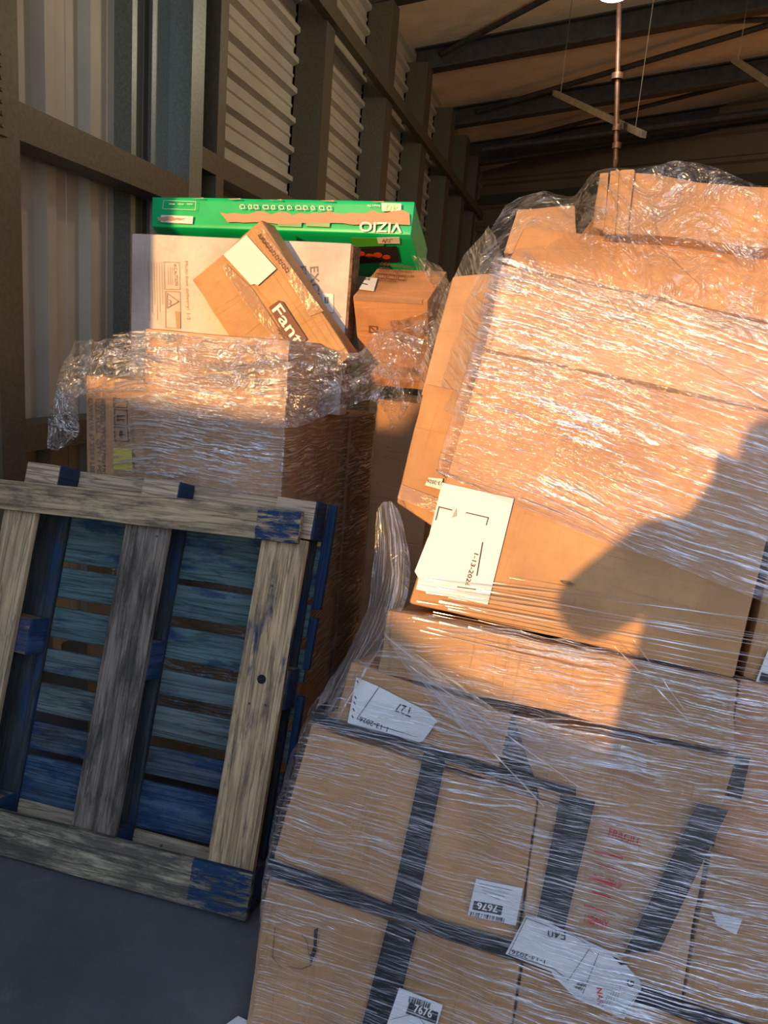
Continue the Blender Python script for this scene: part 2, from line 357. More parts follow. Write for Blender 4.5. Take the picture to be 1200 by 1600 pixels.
# drop pipe, hangers, lamp
t = root('sprinkler_pipe', (-.10, 6.0, 3.08)); tag(t, 'thin rusty drop pipe hanging from the roof above the load', 'pipe')
bm = bmesh.new(); tube(bm, onY(962, 250, 6), onY(969, -60, 6), .018, 12); link('pipe', bm, rust_m, t, smooth=40)
for yy in (120, 200, 228):
    p = onY(966 - (yy - 60) * .015, yy, 6); bm = bmesh.new(); tube(bm, p - Vector((0, 0, .02)), p + Vector((0, 0, .02)), .032 if yy != 120 else .045, 12); link('collar', bm, rust_m, t, smooth=40)
bm = bmesh.new(); p = onY(962, 250, 6); tube(bm, p - Vector((0, 0, .05)), p, .012, 8, .022); link('sprinkler_head', bm, rust_m, t, smooth=40)
def strut(a, b, label):
    d = (b - a).normalized(); s = Vector((0, 0, 1)).cross(d).normalized() * .025; h = Vector((0, 0, .05))
    bm = bmesh.new(); hexa(bm, [a - s + h, b - s + h, b - s, a - s, a + s + h, b + s + h, b + s, a + s], .003)
    for k_ in (.08, .92):
        p_ = a.lerp(b, k_); tube(bm, p_, (p_.x, p_.y, roof_z(p_.x) - .012), .003, 6)
    o = link('channel_strut', bm, dark_steel, None, a); tag(o, label, 'strut', 'channel struts under the roof'); return o
strut(onY(866, 150, 7.5), onY(1005, 216, 6.2), 'slotted steel strut crossing behind the rusty pipe')
strut(onY(1146, 98, 7.5), onY(1230, 155, 6.6), 'slotted steel strut at the right edge under the roof')
t = root('ceiling_lamp', onY(958, -11, 5.6)); tag(t, 'small bright lamp beside the top of the rusty pipe', 'lamp')
p = onY(958, -11, 5.6); bm = bmesh.new(); tube(bm, p + Vector((0, 0, .02)), p + Vector((0, 0, .16)), .12, 16, .05); link('lamp_housing', bm, dark_steel, t, smooth=40)
a = NT('lamp_glow'); e = a.n('ShaderNodeEmission'); e.inputs[0].default_value = (.95, 1, .85, 1); e.inputs[1].default_value = 9; a.l(e.outputs[0], a.o.inputs[0])
bm = bmesh.new(); tube(bm, p + Vector((0, 0, -.02)), p + Vector((0, 0, .02)), .09, 16, .11); link('bulb', bm, a.m, t)
ll = bpy.data.lights.new('lamp_light', 'POINT'); ll.energy = 55; ll.color = (1, .82, .58); ll.shadow_soft_size = .1
lo = bpy.data.objects.new('lamp_light', ll); COL.objects.link(lo); lo.location = p - Vector((0, 0, .15))

# ------------------------------------------------------------------ print and labels
def text(parent, s, o, ex, ey, width, height, mat, name='lettering', bold=0.0, lift=0.0008):
    cu = bpy.data.curves.new('t', 'FONT'); cu.body = s; cu.offset = bold; cu.resolution_u = 3
    to = bpy.data.objects.new('t', cu); COL.objects.link(to)
    dg = bpy.context.evaluated_depsgraph_get(); me = bpy.data.meshes.new_from_object(to.evaluated_get(dg))
    bpy.data.objects.remove(to); bpy.data.curves.remove(cu)
    bm = bmesh.new(); bm.from_mesh(me); bpy.data.meshes.remove(me)
    xs = [v.co.x for v in bm.verts]; ys = [v.co.y for v in bm.verts]
    x0, x1, y0, y1 = min(xs), max(xs), min(ys), max(ys)
    ex = ex.normalized(); ey = (ey - ex * ey.dot(ex)).normalized(); n = ex.cross(ey)
    for v in bm.verts:
        v.co = o + ex * ((v.co.x - x0) / (x1 - x0) * width) + ey * ((v.co.y - y0) / (y1 - y0) * height) + n * lift
    return link(name, bm, mat, parent)
def ptext(parent, s, fn, a, b, hpx, mat, side=1, bold=0.0, name='lettering'):
    """text on the face fn(px,py): baseline from pixel a to pixel b, letters hpx tall to the left (side=1) of the baseline"""
    A, B = fn(*a), fn(*b); dx, dy = b[0] - a[0], b[1] - a[1]; L = math.hypot(dx, dy)
    up_ = (dy / L * hpx * side, -dx / L * hpx * side)
    C = fn(a[0] + up_[0], a[1] + up_[1])
    return text(parent, s, A, B - A, C - A, (B - A).length, (C - A).length, mat, name, bold)
def sheet(parent, name, pts, fn, mat, n, th=.0012, label=None, origin=None):
    """a flat paper / print polygon lying on the face fn"""
    bm = bmesh.new(); vs = [bm.verts.new(fn(*p)) for p in pts]
    f = bm.faces.new(vs); f.normal_update()
    if f.normal.dot(n) < 0: f.normal_flip()
    r = bmesh.ops.extrude_face_region(bm, geom=[f]); tv = [g for g in r['geom'] if isinstance(g, bmesh.types.BMVert)]
    bmesh.ops.translate(bm, verts=tv, vec=n * th)
    bmesh.ops.triangulate(bm, faces=[f for f in bm.faces if len(f.verts) > 4])
    o = link(name, bm, mat, parent, origin)
    if label: o['label'] = label
    return o
def bars(parent, q, fn, mat, n, count=22, seed=1, name='barcode'):
    """barcode inside pixel quad q (TL TR BR BL)"""
    rr = random.Random(seed); bm = bmesh.new(); x = 0.0
    def bl(s, t):
        a = Vector(q[0]).lerp(Vector(q[1]), s); b = Vector(q[3]).lerp(Vector(q[2]), s); p = a.lerp(b, t); return fn(p.x, p.y) + n * .0016
    ws = [rr.choice((1, 1, 2, 3)) for _ in range(count * 2)]; tot = sum(ws); acc = 0
    for i, w_ in enumerate(ws):
        if i % 2 == 0:
            s0, s1 = acc / tot, (acc + w_) / tot
            bm.faces.new([bm.verts.new(bl(s, t_)) for s, t_ in ((s0, 0), (s0, 1), (s1, 1), (s1, 0))])
        acc += w_
    return link(name, bm, mat, parent)
def frame_lines(parent, pts, fn, mat, n, wpx=1.3, closed=True, name='printed_lines', lift=.0014):
    """thin printed outline along pixel points"""
    bm = bmesh.new(); m = len(pts)
    for i in range(m if closed else m - 1):
        a, b = Vector(pts[i]), Vector(pts[(i + 1) % m]); d = (b - a).normalized(); s = Vector((-d.y, d.x)) * wpx / 2; a2, b2 = a - d * wpx / 2, b + d * wpx / 2
        bm.faces.new([bm.verts.new(fn(p.x, p.y) + n * lift) for p in (a2 - s, b2 - s, b2 + s, a2 + s)])
    return link(name, bm, mat, parent)

# ------------------------------------------------------------------ blue pallet leaning on the left load
PB = Vector((-.73, 1.652, 0.0)); LEAN = .3; q_ = math.hypot(1, LEAN)
pn = Vector((0, -1, LEAN)) / q_; pup = Vector((0, LEAN, 1)) / q_
def PP(x, y, d): return PB + Vector((x, 0, 0)) + pup * y - pn * d + Vector((0, 0, .006))
pal = root('wooden_pallet', PP(-.5, 0, .07)); tag(pal, 'weathered blue wooden pallet leaning upright against the wrapped boxes', 'pallet')
TAN = (.42, .29, .16); GREY = (.13, .115, .095); BLK = (.018, .018, .018); TEAL = (.095, .165, .165)
def plank(name, x0, x1, y0, y1, d0, d1_, mat, along, amp=.003, sk=0.0, label=None, parent=None):
    """sk tilts the plank: right end raised by sk"""
    bm = bmesh.new(); c8 = [PP(x0, y1 - sk, d0), PP(x1, y1 + sk, d0), PP(x1, y0 + sk, d0), PP(x0, y0 - sk, d0), PP(x0, y1 - sk, d1_), PP(x1, y1 + sk, d1_), PP(x1, y0 + sk, d1_), PP(x0, y0 - sk, d1_)]
    hexa(bm, c8, .003, 5, amp, random.random() * 50)
    if along == 'y':
        uvl = bm.loops.layers.uv.verify()
        for f in bm.faces:
            for l in f.loops: l[uvl].uv = (l[uvl].uv.y, l[uvl].uv.x)
    o = link(name, bm, mat, parent or pal, smooth=35)
    if label: o['label'] = label
    return o
for i, yb in enumerate((.02, .59, 1.09)):               # blocks, then boards
    for j, xb in enumerate((-1.02, -.585, -.13)):
        bk_ = plank('block', xb, xb + .125, yb, yb + .115, .022, .105, wood('block_wood', (.30, .20, .12) if i < 2 else (.58, .43, .28), BLK, .75 if i < 2 else .15, .3 if i < 2 else .12, seed=i * 3 + j), 'x')
        if i == 2:                                      # painted side of the top blocks
            plank('block_side', xb + .125, xb + .131, yb, yb + .118, .022, .112, wood('blue_side', (.02, .04, .07), BLK, .9, .2, seed=i + j), 'x', .001, parent=bk_)
        else:
            plank('block_side', xb + .125, xb + .130, yb, yb + .115, .022, .105, wood('blue_side', (.04, .08, .18), BLK, .9, .3, seed=i + j), 'x', .001, parent=bk_)
for j, (xb, wdt) in enumerate(((-1.02, .13), (-.60, .14), (-.145, .13))):   # stringer boards under the deck
    plank('stringer_board', xb, xb + wdt, .0, 1.205, .105, .124, wood('stringer_wood', (.05, .065, .07), BLK, .55, .75, seed=20 + j), 'y')
slats = [(1.075, 1.205, .0, (.62, .46, .28), .03, .05), (.905, 1.062, .012, TEAL, .55, .25), (.785, .885, .012, TEAL, .5, .3), (.650, .750, .010, TEAL, .5, .3), (.535, .612, .012, (.12, .17, .17), .45, .3),
         (.405, .500, .012, (.13, .17, .16), .4, .35), (.285, .372, .012, (.08, .11, .14), .6, .45), (.120, .262, .012, (.06, .11, .17), .72, .3), (.0, .112, .0, (.56, .42, .26), .05, .15)]
for k, (y0, y1, sk, c_, b_, g_) in enumerate(slats):
    plank('deck_board', -1.04, .0 + random.uniform(-.006, .012), y0, y1, .124, .142, wood('deck_wood', c_, BLK, b_, g_, seed=30 + k), 'x', .003, sk, 'pale bare wood deck board' if k in (0, 8) else None)
kb_ = plank('bottom_board', -.150, -.006, .10, 1.085, .0, .022, wood('bare_wood', (.64, .44, .23), (.05, .043, .036), .42, .52, seed=1), 'y', label='pale bare wood board with a knot hole')
plank('bottom_board', -.605, -.455, .09, 1.085, .0, .022, wood('grey_wood', (.25, .205, .155), (.022, .020, .018), .0, .70, seed=2), 'y', label='grey weathered board down the middle')
plank('bottom_board', -1.055, -.935, .09, 1.085, .0, .022, wood('bare_wood_left', (.52, .39, .22), (.10, .085, .06), .32, .35, seed=3), 'y')
plank('lead_board', -1.10, -.028, 1.055, 1.150, -.022, .0, wood('lead_wood', (.52, .39, .22), (.035, .034, .030), .16, .6, (.95, 1.2), seed=4), 'x', .003, .018)
plank('lead_board', -1.10, .004, .0, .130, -.022, .0, wood('lead_wood_low', (.46, .40, .25), (.02, .022, .022), .05, .88, (.93, 1.2), seed=9), 'x', .004, .012, 'grimy bottom board with a blue end')
bm = bmesh.new(); tube(bm, PP(-.075, .67, -.0015), PP(-.075, .67, .01), .0135, 16); o = link('knot_hole', bm, plain('knot', (.006, .005, .004), .9), kb_)
for (x_, y_) in ((-.09, .94), (-.05, .60), (-.10, .595), (-.53, 1.06), (-.49, 1.03), (-.30, .14), (-.40, .12), (-.55, .10)):
    bm = bmesh.new(); tube(bm, PP(x_, y_, -.001), PP(x_, y_, .003), .004, 8); link('nail', bm, dark_steel, pal)
# blue side edges of the deck that stand proud at the right
for k, (y0, y1) in enumerate(((.885, 1.21), (.70, .86), (.30, .62), (.02, .27))):
    plank('painted_edge', .0, .028 - .004 * k, y0, y1, .118, .140, wood('edge_paint', (.012, .04, .10), BLK, .9, .25, seed=60 + k), 'y', .004)

# ------------------------------------------------------------------ cardboard boxes
def cbox(c8, mat, label, group, name='cardboard_box', bev=.006, cuts=7, amp=.004, split=False, seed=None):
    """a carton with dented faces: an Empty with a body child if it has parts, else one mesh"""
    base = sum((Vector(p) for p in (c8[2], c8[3], c8[6], c8[7])), Vector()) / 4
    bm = bmesh.new(); hexa(bm, [Vector(p) for p in c8], bev, cuts, amp, seed if seed is not None else random.random() * 90)
    if split:
        r = root(name, base); link('body', bm, mat, r, smooth=35); tag(r, label, 'box', group); return r
    o = link(name, bm, mat, None, base, smooth=35); tag(o, label, 'box', group); return o
def aab(x0, x1, y0, y1, z0, z1): return [Vector(p) for p in ((x0, y0, z1), (x1, y0, z1), (x1, y0, z0), (x0, y0, z0), (x0, y1, z1), (x1, y1, z1), (x1, y1, z0), (x0, y1, z0))]

# ---- left load
GL = 'boxes of the upright left load'
def fY(Y): return lambda px, py: onY(px, py, Y)
NY = Vector((0, -1, 0))
cbox(aab(-1.435, -.925, 2.20, 2.50, .012, 1.612), cb[1], 'tall carton under shiny film, front middle of the left load', GL, amp=.003)
b = cbox(aab(-1.60, -1.437, 2.215, 2.60, .012, 1.44), cb[1], 'carton with black arrow and umbrella marks on the left load', GL, split=True, amp=.002)
f_ = lambda px, py: onY(px, py, 2.211)
def mark(b, q, f_, n, m=ink): frame_lines(b, q, f_, m, n, 1.2)
mark(b, [(179, 640), (199, 641), (199, 664), (179, 663)], f_, NY); mark(b, [(179, 667), (200, 669), (201, 690), (180, 689)], f_, NY); mark(b, [(178, 622), (199, 624), (199, 637), (178, 636)], f_, NY)
for yy in (650, 656):
    sheet(b, 'arrow_mark', [(181, yy), (185, yy - 3), (185, yy - 1), (195, yy - 1), (195, yy + 1), (185, yy + 1), (185, yy + 3)], f_, ink, NY)
sheet(b, 'umbrella_mark', [(188, 673), (192, 674), (191, 679), (197, 679), (197, 680), (191, 680), (192, 685), (188, 684), (186, 679)], f_, ink, NY)
lb = sheet(b, 'label', [(177, 700), (206, 701), (207, 735), (178, 734)], f_, yellow_m, NY, label='yellow printed label'); 
ptext(b, 'VISION', f_, (203, 652), (206, 690), 5, ink_grey, 1); ptext(b, 'HEAVY', f_, (204, 703), (206, 732), 6, ink, 1)
b = cbox(aab(-1.690, -1.605, 2.235, 2.60, .012, 1.44), cb[1], 'carton edge printed with size and weight in black, far left', GL, split=True, amp=.002)
f_ = lambda px, py: onY(px, py, 2.231)
for s_, x_, y0, y1 in (('MODEL: WOLSTNGTR', 156, 622, 738), ('SIZE: FULL  QTY: 1 PC', 147, 622, 740), ('G.W/N.W: 67.2/59.9 LBS', 137, 622, 738)):
    ptext(b, s_, f_, (x_, y0), (x_ + 4, y1), 7.5, ink_grey, 1, .01)
cbox(aab(-1.42, -.935, 2.505, 2.90, .012, 1.355), cb[2], 'carton behind the tall filmed carton, mid left load', GL, amp=.003)
cbox(aab(-1.40, -.925, 2.905, 3.25, .012, 1.33), cb[4], 'reddish carton at the back of the left load', GL)
cbox(aab(-1.76, -1.43, 2.61, 2.95, .012, 1.355), cb[2], 'low carton behind the printed edge of the left load', GL)
b = cbox(aab(-1.775, -.885, 2.62, 2.70, 1.357, 1.967), cb_white, 'pale flat carton printed Multi-box delivery, standing on edge under green box', GL, split=True, amp=.0015)
f_ = fY(2.617)
ptext(b, 'Multi-box delivery! 1/2', f_, (287, 408), (291, 500), 6, ink_tan, 1); ptext(b, 'CAUTION', f_, (271, 418), (273, 446), 5, ink_tan, 1, .01)
sheet(b, 'warning_triangle', [(270.5, 416), (275.5, 416), (273, 412)], f_, ink_tan, NY)
frame_lines(b, [(256, 409), (280, 410), (281, 452), (257, 452)], f_, ink_tan, NY, .7); frame_lines(b, [(258, 455), (281, 456), (282, 513), (259, 512)], f_, ink_tan, NY, .8)
frame_lines(b, [(261, 458), (279, 471), (261, 481)], f_, ink_tan, NY, 1.0); frame_lines(b, [(264, 468), (267, 471), (265, 475), (268, 477)], f_, ink_tan, NY, 1.0, False)
sheet(b, 'caution_bar', [(274, 486), (281, 487), (282, 513), (276, 512)], f_, ink_tan, NY)
for k in range(6): frame_lines(b, [(232 + k * 4, 409), (234 + k * 4, 500 - (k % 3) * 12)], f_, ink_tan, NY, .5, False)
for k in range(3): frame_lines(b, [(262 + k * 3.2, 418), (263 + k * 3.2, 444)], f_, ink_tan, NY, .5, False)
ptext(b, 'EXCL', f_, (484, 417), (487, 468), 13, ink_grey, 1, .005); ptext(b, 'EXC', f_, (467, 416), (469, 455), 11, ink_grey, 1, .005)
lb = sheet(b, 'label', [(503, 458), (521, 459), (521, 488), (508, 487)], f_, paper, NY, label='small white barcode label'); bars(lb, [(507, 464), (515, 464), (515, 474), (507, 474)], f_, ink, NY, 8)
bm = bmesh.new(); hexa(bm, aab(-.885, -.875, 2.618, 2.70, 1.40, 1.962), .001, 6, .004, 3); link('torn_edge', bm, edge_m, b)

# green television carton lying across the top
gA, gB, gC, gD = onY(237, 307, 2.735), onY(648, 315, 2.735), onY(642, 367, 2.72), onY(237, 354, 2.72); dr = Vector((0, math.cos(math.radians(24)), -math.sin(math.radians(24)))) * .30
b = cbox([gA, gB, gC, gD, gA + dr, gB + dr, gC + dr, gD + dr], green_m, 'bright green television carton lying on top of the left load', GL, 'television_box', .004, 8, .003, True, 5)
f_ = fY(2.713); n_ = NY
def wob(p0, p1, n, amp, sd):
    rr = random.Random(sd); return [(p0[0] + (p1[0] - p0[0]) * i / n, p0[1] + (p1[1] - p0[1]) * i / n + rr.uniform(-amp, amp)) for i in range(n + 1)]
sheet(b, 'torn_strip', wob((344, 334), (640, 331), 26, 3.5, 3) + list(reversed(wob((356, 348), (641, 351), 22, 1.5, 4))), f_, torn_m, n_, .0015, 'strip where the print is torn off')
lb = sheet(b, 'label', [(252, 336), (302, 338), (301, 350), (251, 347)], f_, paper, n_, label='white sticker, torn'); ptext(lb, 'THIS SIDE UP', f_, (298, 346), (262, 345), 4, ink_tan, 1)
sheet(b, 'torn_patch', wob((246, 338), (290, 341), 8, 2, 6) + list(reversed(wob((248, 346), (286, 344), 8, 1.5, 7))), lambda x, y: onY(x, y, 2.711), torn_m, n_, .001, 'torn brown patch')
lb = sheet(b, 'label', [(596, 317), (627, 318), (627, 331), (597, 330)], f_, paper, n_, label='white size sticker'); ptext(lb, '40', lambda x, y: onY(x, y, 2.710), (622, 319.5), (603, 319), 11, green_m, 1, .015)
f2_ = lambda x, y: onY(x, y, 2.7105)
ptext(b, 'VIZIO', f2_, (629, 348), (562, 346), 16, white_print, 1, .02, 'brand_lettering'); ptext(b, 'Smart TV', f2_, (594, 320), (574, 319), 3.5, white_print, 1)
frame_lines(b, [(256, 313), (306, 315), (305, 328), (254, 326)], f_, white_print, n_, .5, lift=.0005)
for k, x in enumerate((264, 278, 292)): ptext(b, 'oooo', f2_, (x + 9, 318), (x, 317.6), 2, white_print, 1); 
for k, (x, s_) in enumerate(((375, 7), (388, 5), (397, 6), (411, 8), (424, 5), (436, 7), (449, 6), (462, 8), (474, 6), (486, 5), (499, 7), (511, 6))):
    frame_lines(b, [(x, 320 + k * .2), (x + s_, 320.3 + k * .2), (x + s_, 326 + k * .2), (x, 325.6 + k * .2)], f_, white_print, n_, 1.2, lift=.0005, name='feature_icon')
for x in (434, 478): sheet(b, 'printed_panel', [(x, 346), (x + 38, 347.5), (x + 37, 355), (x, 353.5)], f_, dgreen_m, n_, .001)
NZ = (gC - gD).cross(dr).normalized(); NZ = NZ if NZ.z < 0 else -NZ
def fz(px, py): r = ray(px, py); p = gC + NZ * .005; return EYE + r * ((p - EYE).dot(NZ) / r.dot(NZ))
sheet(b, 'screen_panel', [(548, 371), (600, 372), (600, 384), (552, 386)], fz, lime_m, NZ, .0008, 'lime printed corner of the screen face')
lb = sheet(b, 'label', [(589, 371), (624, 370), (625, 380), (591, 380)], lambda x, y: fz(x, y) + NZ * .001, paper, NZ, .0008, 'pale size sticker underneath'); ptext(lb, '40"', lambda x, y: fz(x, y) + NZ * .0022, (598, 378.5), (616, 378), 6, ink_tan, 1, .01)
sheet(b, 'printed_picture', [(553, 388), (620, 384), (625, 408), (553, 412)], lambda x, y: fz(x, y) + NZ * .001, plain('printed_night', (.02, .012, .012), .4), NZ, .0008, 'dark printed picture on the underside')
for (x, y, r_) in ((563, 396, 6), (577, 399, 5), (590, 398, 6), (604, 401, 5)):
    sheet(b, 'printed_picture', [(x + r_ * math.cos(k * .8) * 1.3, y + r_ * math.sin(k * .8) * .7) for k in range(8)], lambda x, y: fz(x, y) + NZ * .002, plain('printed_red', (.45, .05, .02), .4), NZ, .0005)
for k, (x0, x1) in enumerate(((300, 318), (356, 376), (420, 440), (500, 522), (575, 600))):       # scuffed rims
    sheet(b, 'scuff', wob((x0, 308.5 + (x0 - 237) * .02), (x1, 309 + (x1 - 237) * .02), 4, .8, k) + [(x1, 307 + (x1 - 237) * .02)], f_, torn_m, n_, .001)

# tilted carton stuck in the gap in front of the pale one
ang = math.radians(39); e1 = Vector((math.cos(ang), 0, math.sin(ang))); e2 = Vector((math.sin(math.radians(39.8)), 0, -math.cos(math.radians(39.8))))
A_ = Vector((-1.442, 2.500, 1.800)); Bc = A_ + e1 * .337; Lb = .565
c4 = [A_, Bc, Bc + e2 * Lb, A_ + e2 * Lb]                       # TL TR BR BL in the box's own frame
b = cbox(c4 + [p + Vector((0, .105, 0)) for p in c4], cb[3], 'dented brown carton tipped on its corner in front of the pale carton', GL, split=True, amp=.006, seed=11)
f_ = fY(2.492); f2_ = fY(2.490)
lb = sheet(b, 'label', [(385, 367), (432, 420), (403, 446), (398, 444), (392, 445), (349, 398)], f_, paper, NY, label='blank white label')
sheet(b, 'tape', [(352, 411), (395, 452), (445, 530), (428, 530), (380, 470), (346, 418)], f_, tape_m, NY, .0008, 'clear brown packing tape')
sheet(b, 'tape', [(403, 357), (411, 357), (505, 486), (484, 494)], f_, tape_m, NY, .0007, 'wide brown packing tape')
sheet(b, 'logo_panel', [(420, 480), (436, 469), (441, 471), (480, 530), (458, 545)], f2_, ink_brown, NY, .0008, 'brown printed name panel')
fdir = lambda x, y: onY(x, y, 2.4885)
ptext(b, 'Fant', fdir, (424, 485), (462, 541), 18, white_print, 1, .014, 'brand_lettering'); ptext(b, 'Sport', fdir, (431, 516), (448, 540), 8, ink_brown, 1, .01)
for k in range(9):
    x, y = 404 + k * 5.2, 368 + k * 6.6
    frame_lines(b, [(x, y), (x + 4, y - 2), (x + 6, y + 3), (x + 2, y + 5)], f_, ink_brown, NY, 1.4, name='printed_mark')

# carton with handling marks, tipped forward
th = math.radians(30); fd = Vector((0, math.sin(th), -math.cos(th))); td = Vector((0, math.cos(th), math.sin(th)))
L0 = onY(552, 463, 2.585); R0 = onY(668, 470, 2.575); W0 = (R0 - L0)
c8 = [L0, R0, R0 + fd * .36, L0 + fd * .36]; bk = td * .25 + Vector((.015, 0, 0))
b = cbox(c8 + [p + bk for p in c8], cb[4], 'brown carton with printed handling marks, tipped forward beside the pale carton', GL, split=True, amp=.004, seed=21)
tn = W0.cross(td).normalized(); tn = tn if tn.z > 0 else -tn
def ftop(px, py): r = ray(px, py); p = L0 + tn * .006; return EYE + r * ((p - EYE).dot(tn) / r.dot(tn))
fn_ = W0.cross(fd).normalized(); fn_ = fn_ if fn_.y < 0 else -fn_
def ffr(px, py): r = ray(px, py); p = L0 + fn_ * .006; return EYE + r * ((p - EYE).dot(fn_) / r.dot(fn_))
ptext(b, 'USAN1073496-1', ftop, (592, 414), (644, 421), 4.5, ink_brown, 1, .02); ptext(b, 'MODEL: AX7240-HCT', ftop, (591, 420), (640, 427), 3, ink_brown, 1, .01); ptext(b, 'QTY: 1 PC', ftop, (590, 424), (622, 428), 3, ink_brown, 1, .01); ptext(b, 'N.W/G.W: 15.1/17.6 LBS', ftop, (589, 428), (645, 433), 3, ink_brown, 1, .01); ptext(b, 'MADE IN CHINA', ftop, (586, 438), (618, 441), 2.5, ink_brown, 1, .01)
for k in range(3): frame_lines(b, [(588 + k * 16, 427.5 + k * 1.6), (601 + k * 16, 429 + k * 1.6), (600 + k * 16, 435 + k * 1.6), (587 + k * 16, 433.5 + k * 1.6)], ftop, ink_brown, tn, 1.0)
lb = sheet(b, 'label', [(572, 434), (590, 435), (584, 455), (561, 452)], ftop, paper, tn, label='white shipping label over the edge'); bars(lb, [(570, 435), (580, 435), (579, 439), (570, 438)], ftop, ink, tn, 8); frame_lines(lb, [(560, 442), (574, 445)], ftop, ink, tn, 1.5, False)
sheet(b, 'tape', [(553, 461), (660, 466), (659, 475), (552, 469)], ffr, tape_m, fn_, .001, 'shiny tape along the edge')
frame_lines(b, [(577, 509), (589, 510), (589, 519), (577, 519)], ffr, ink_brown, fn_, 1.2); frame_lines(b, [(579, 511), (587, 518)], ffr, ink_brown, fn_, 1.2, False)
cbox(aab(-.795, -.56, 2.80, 3.30, .012, 1.42), cb[2], 'shaded carton under the tipped carton, back right of left load', GL)
cbox(aab(-.33, -.05, 3.25, 3.6, .02, 1.99), cb[1], 'carton at the back between the two loads, behind torn film', GL)

# ---- right leaning load; front faces lie on its leaning plane
GR = 'boxes of the leaning right load'
def qbox(q, mat, label, c=0.0, depth=.45, skew=(0, 0), **kw):
    fr = [PL(x, y, c) for x, y in q]; bk = -PN * depth + PU * skew[0] + PV * skew[1]
    return cbox(fr + [p + bk for p in fr], mat, label, GR, **kw)
def fp(c): return lambda px, py: PL(px, py, c)
# lowest pair
b = qbox([(418, 1374), (812, 1506), (786, 1680), (383, 1604)], cb[2], 'lowest carton of the leaning load, torn hand hole at its left', .0, .5, split=True, amp=.007, seed=31)
f_ = fp(.008); f2_ = fp(.010)
sheet(b, 'tape', [(607, 1437), (651, 1453), (606, 1645), (556, 1640)], f_, black_m, PN, .001, 'wide black tape band')
lb = sheet(b, 'label', [(624, 1543), (692, 1570), (676, 1625), (604, 1602)], f_, paper, PN, label='white 7676 label')
sheet(lb, 'number_panel', [(640, 1566), (685, 1582), (681, 1600), (634, 1583)], f2_, ink, PN, .0006)
ptext(lb, '7676', fp(.0112), (646, 1581), (674, 1591), 13, white_print, 1, .02); bars(lb, [(640, 1556), (674, 1567), (671, 1576), (638, 1565)], f2_, ink, PN, 16, 3); frame_lines(lb, [(612, 1592), (650, 1583), (668, 1606), (650, 1600)], f2_, ink_grey, PN, .9, False)
sheet(b, 'hand_hole', [(491, 1452), (497, 1450), (494, 1488), (487, 1505), (484, 1497), (490, 1478)], f_, plain('hole_dark', (.01, .008, .006), .9), PN, .0006, 'torn open hand hole')
frame_lines(b, [(452, 1510), (470, 1514), (486, 1508), (480, 1470), (470, 1458)], f_, edge_m, PN, 1.6, False, 'torn_edge'); frame_lines(b, [(430, 1450), (426, 1495), (440, 1512)], f_, edge_m, PN, 1.4, False, 'torn_edge')
b = qbox([(816, 1506), (1260, 1640), (1240, 1760), (790, 1676)], cb[0], 'carton at the bottom right under the leaning load', -.005, .5, amp=.005)
# second row
b = qbox([(485, 1132), (838, 1252), (805, 1496), (418, 1366)], cb[0], 'strapped carton at the left of the second row of the leaning load', .0, .5, split=True, amp=.006, seed=33)
sheet(b, 'tape', [(663, 1172), (697, 1180), (651, 1426), (611, 1415)], f_, black_m, PN, .001, 'wide black tape band')
lb = sheet(b, 'label', [(744, 1373), (817, 1388), (806, 1446), (731, 1429)], f_, paper, PN, label='white 7676 label, half lifted')
sheet(lb, 'number_panel', [(741, 1407), (786, 1416), (783, 1430), (738, 1421)], f2_, ink, PN, .0006); ptext(lb, '7676', fp(.0112), (778, 1415), (746, 1409), 11, white_print, 1, .02)
bars(lb, [(736, 1424), (790, 1434), (788, 1441), (734, 1431)], f2_, ink, PN, 18, 5)
for k in range(4): frame_lines(lb, [(750 + k * 2, 1380 + k * 5), (800 - k * 6, 1391 + k * 5)], f2_, ink_grey, PN, .8, False)
b = qbox([(842, 1252), (1105, 1330), (1062, 1575), (808, 1492)], cb[1], 'carton with red print between two black bands', -.004, .5, split=True, amp=.005, seed=35)
sheet(b, 'tape', [(876, 1240), (930, 1252), (882, 1452), (838, 1440)], fp(.006), black_m, PN, .001, 'wide black tape band'); 
f3_ = fp(.006)
for k, (s_, x, y) in enumerate((('FRAGILE', 950, 1306), ('THIS SIDE UP', 925, 1378), ('HEAVY', 912, 1440))):
    ptext(b, s_, f3_, (x, y), (x + 50 - 6 * k, y + 16 - 2 * k), 13, ink_red, 1, .01)
for k in range(6): frame_lines(b, [(930 - k * 4 + (k % 2) * 9, 1330 + k * 21), (972 - k * 6, 1340 + k * 21)], f3_, ink_red, PN, 3, False, 'red_print')
b = qbox([(1110, 1332), (1300, 1390), (1270, 1640), (1066, 1576)], cb[2], 'carton at the right end of the second row beside the black band', .0, .5, split=True, amp=.006)
sheet(b, 'tape', [(1090, 1255), (1138, 1266), (1030, 1486), (975, 1490)], fp(.014), black_m, PN, .001, 'wide black tape band'); lb = sheet(b, 'label', [(1112, 1424), (1160, 1436), (1150, 1460), (1120, 1446)], fp(.01), paper, PN, label='torn white scrap')
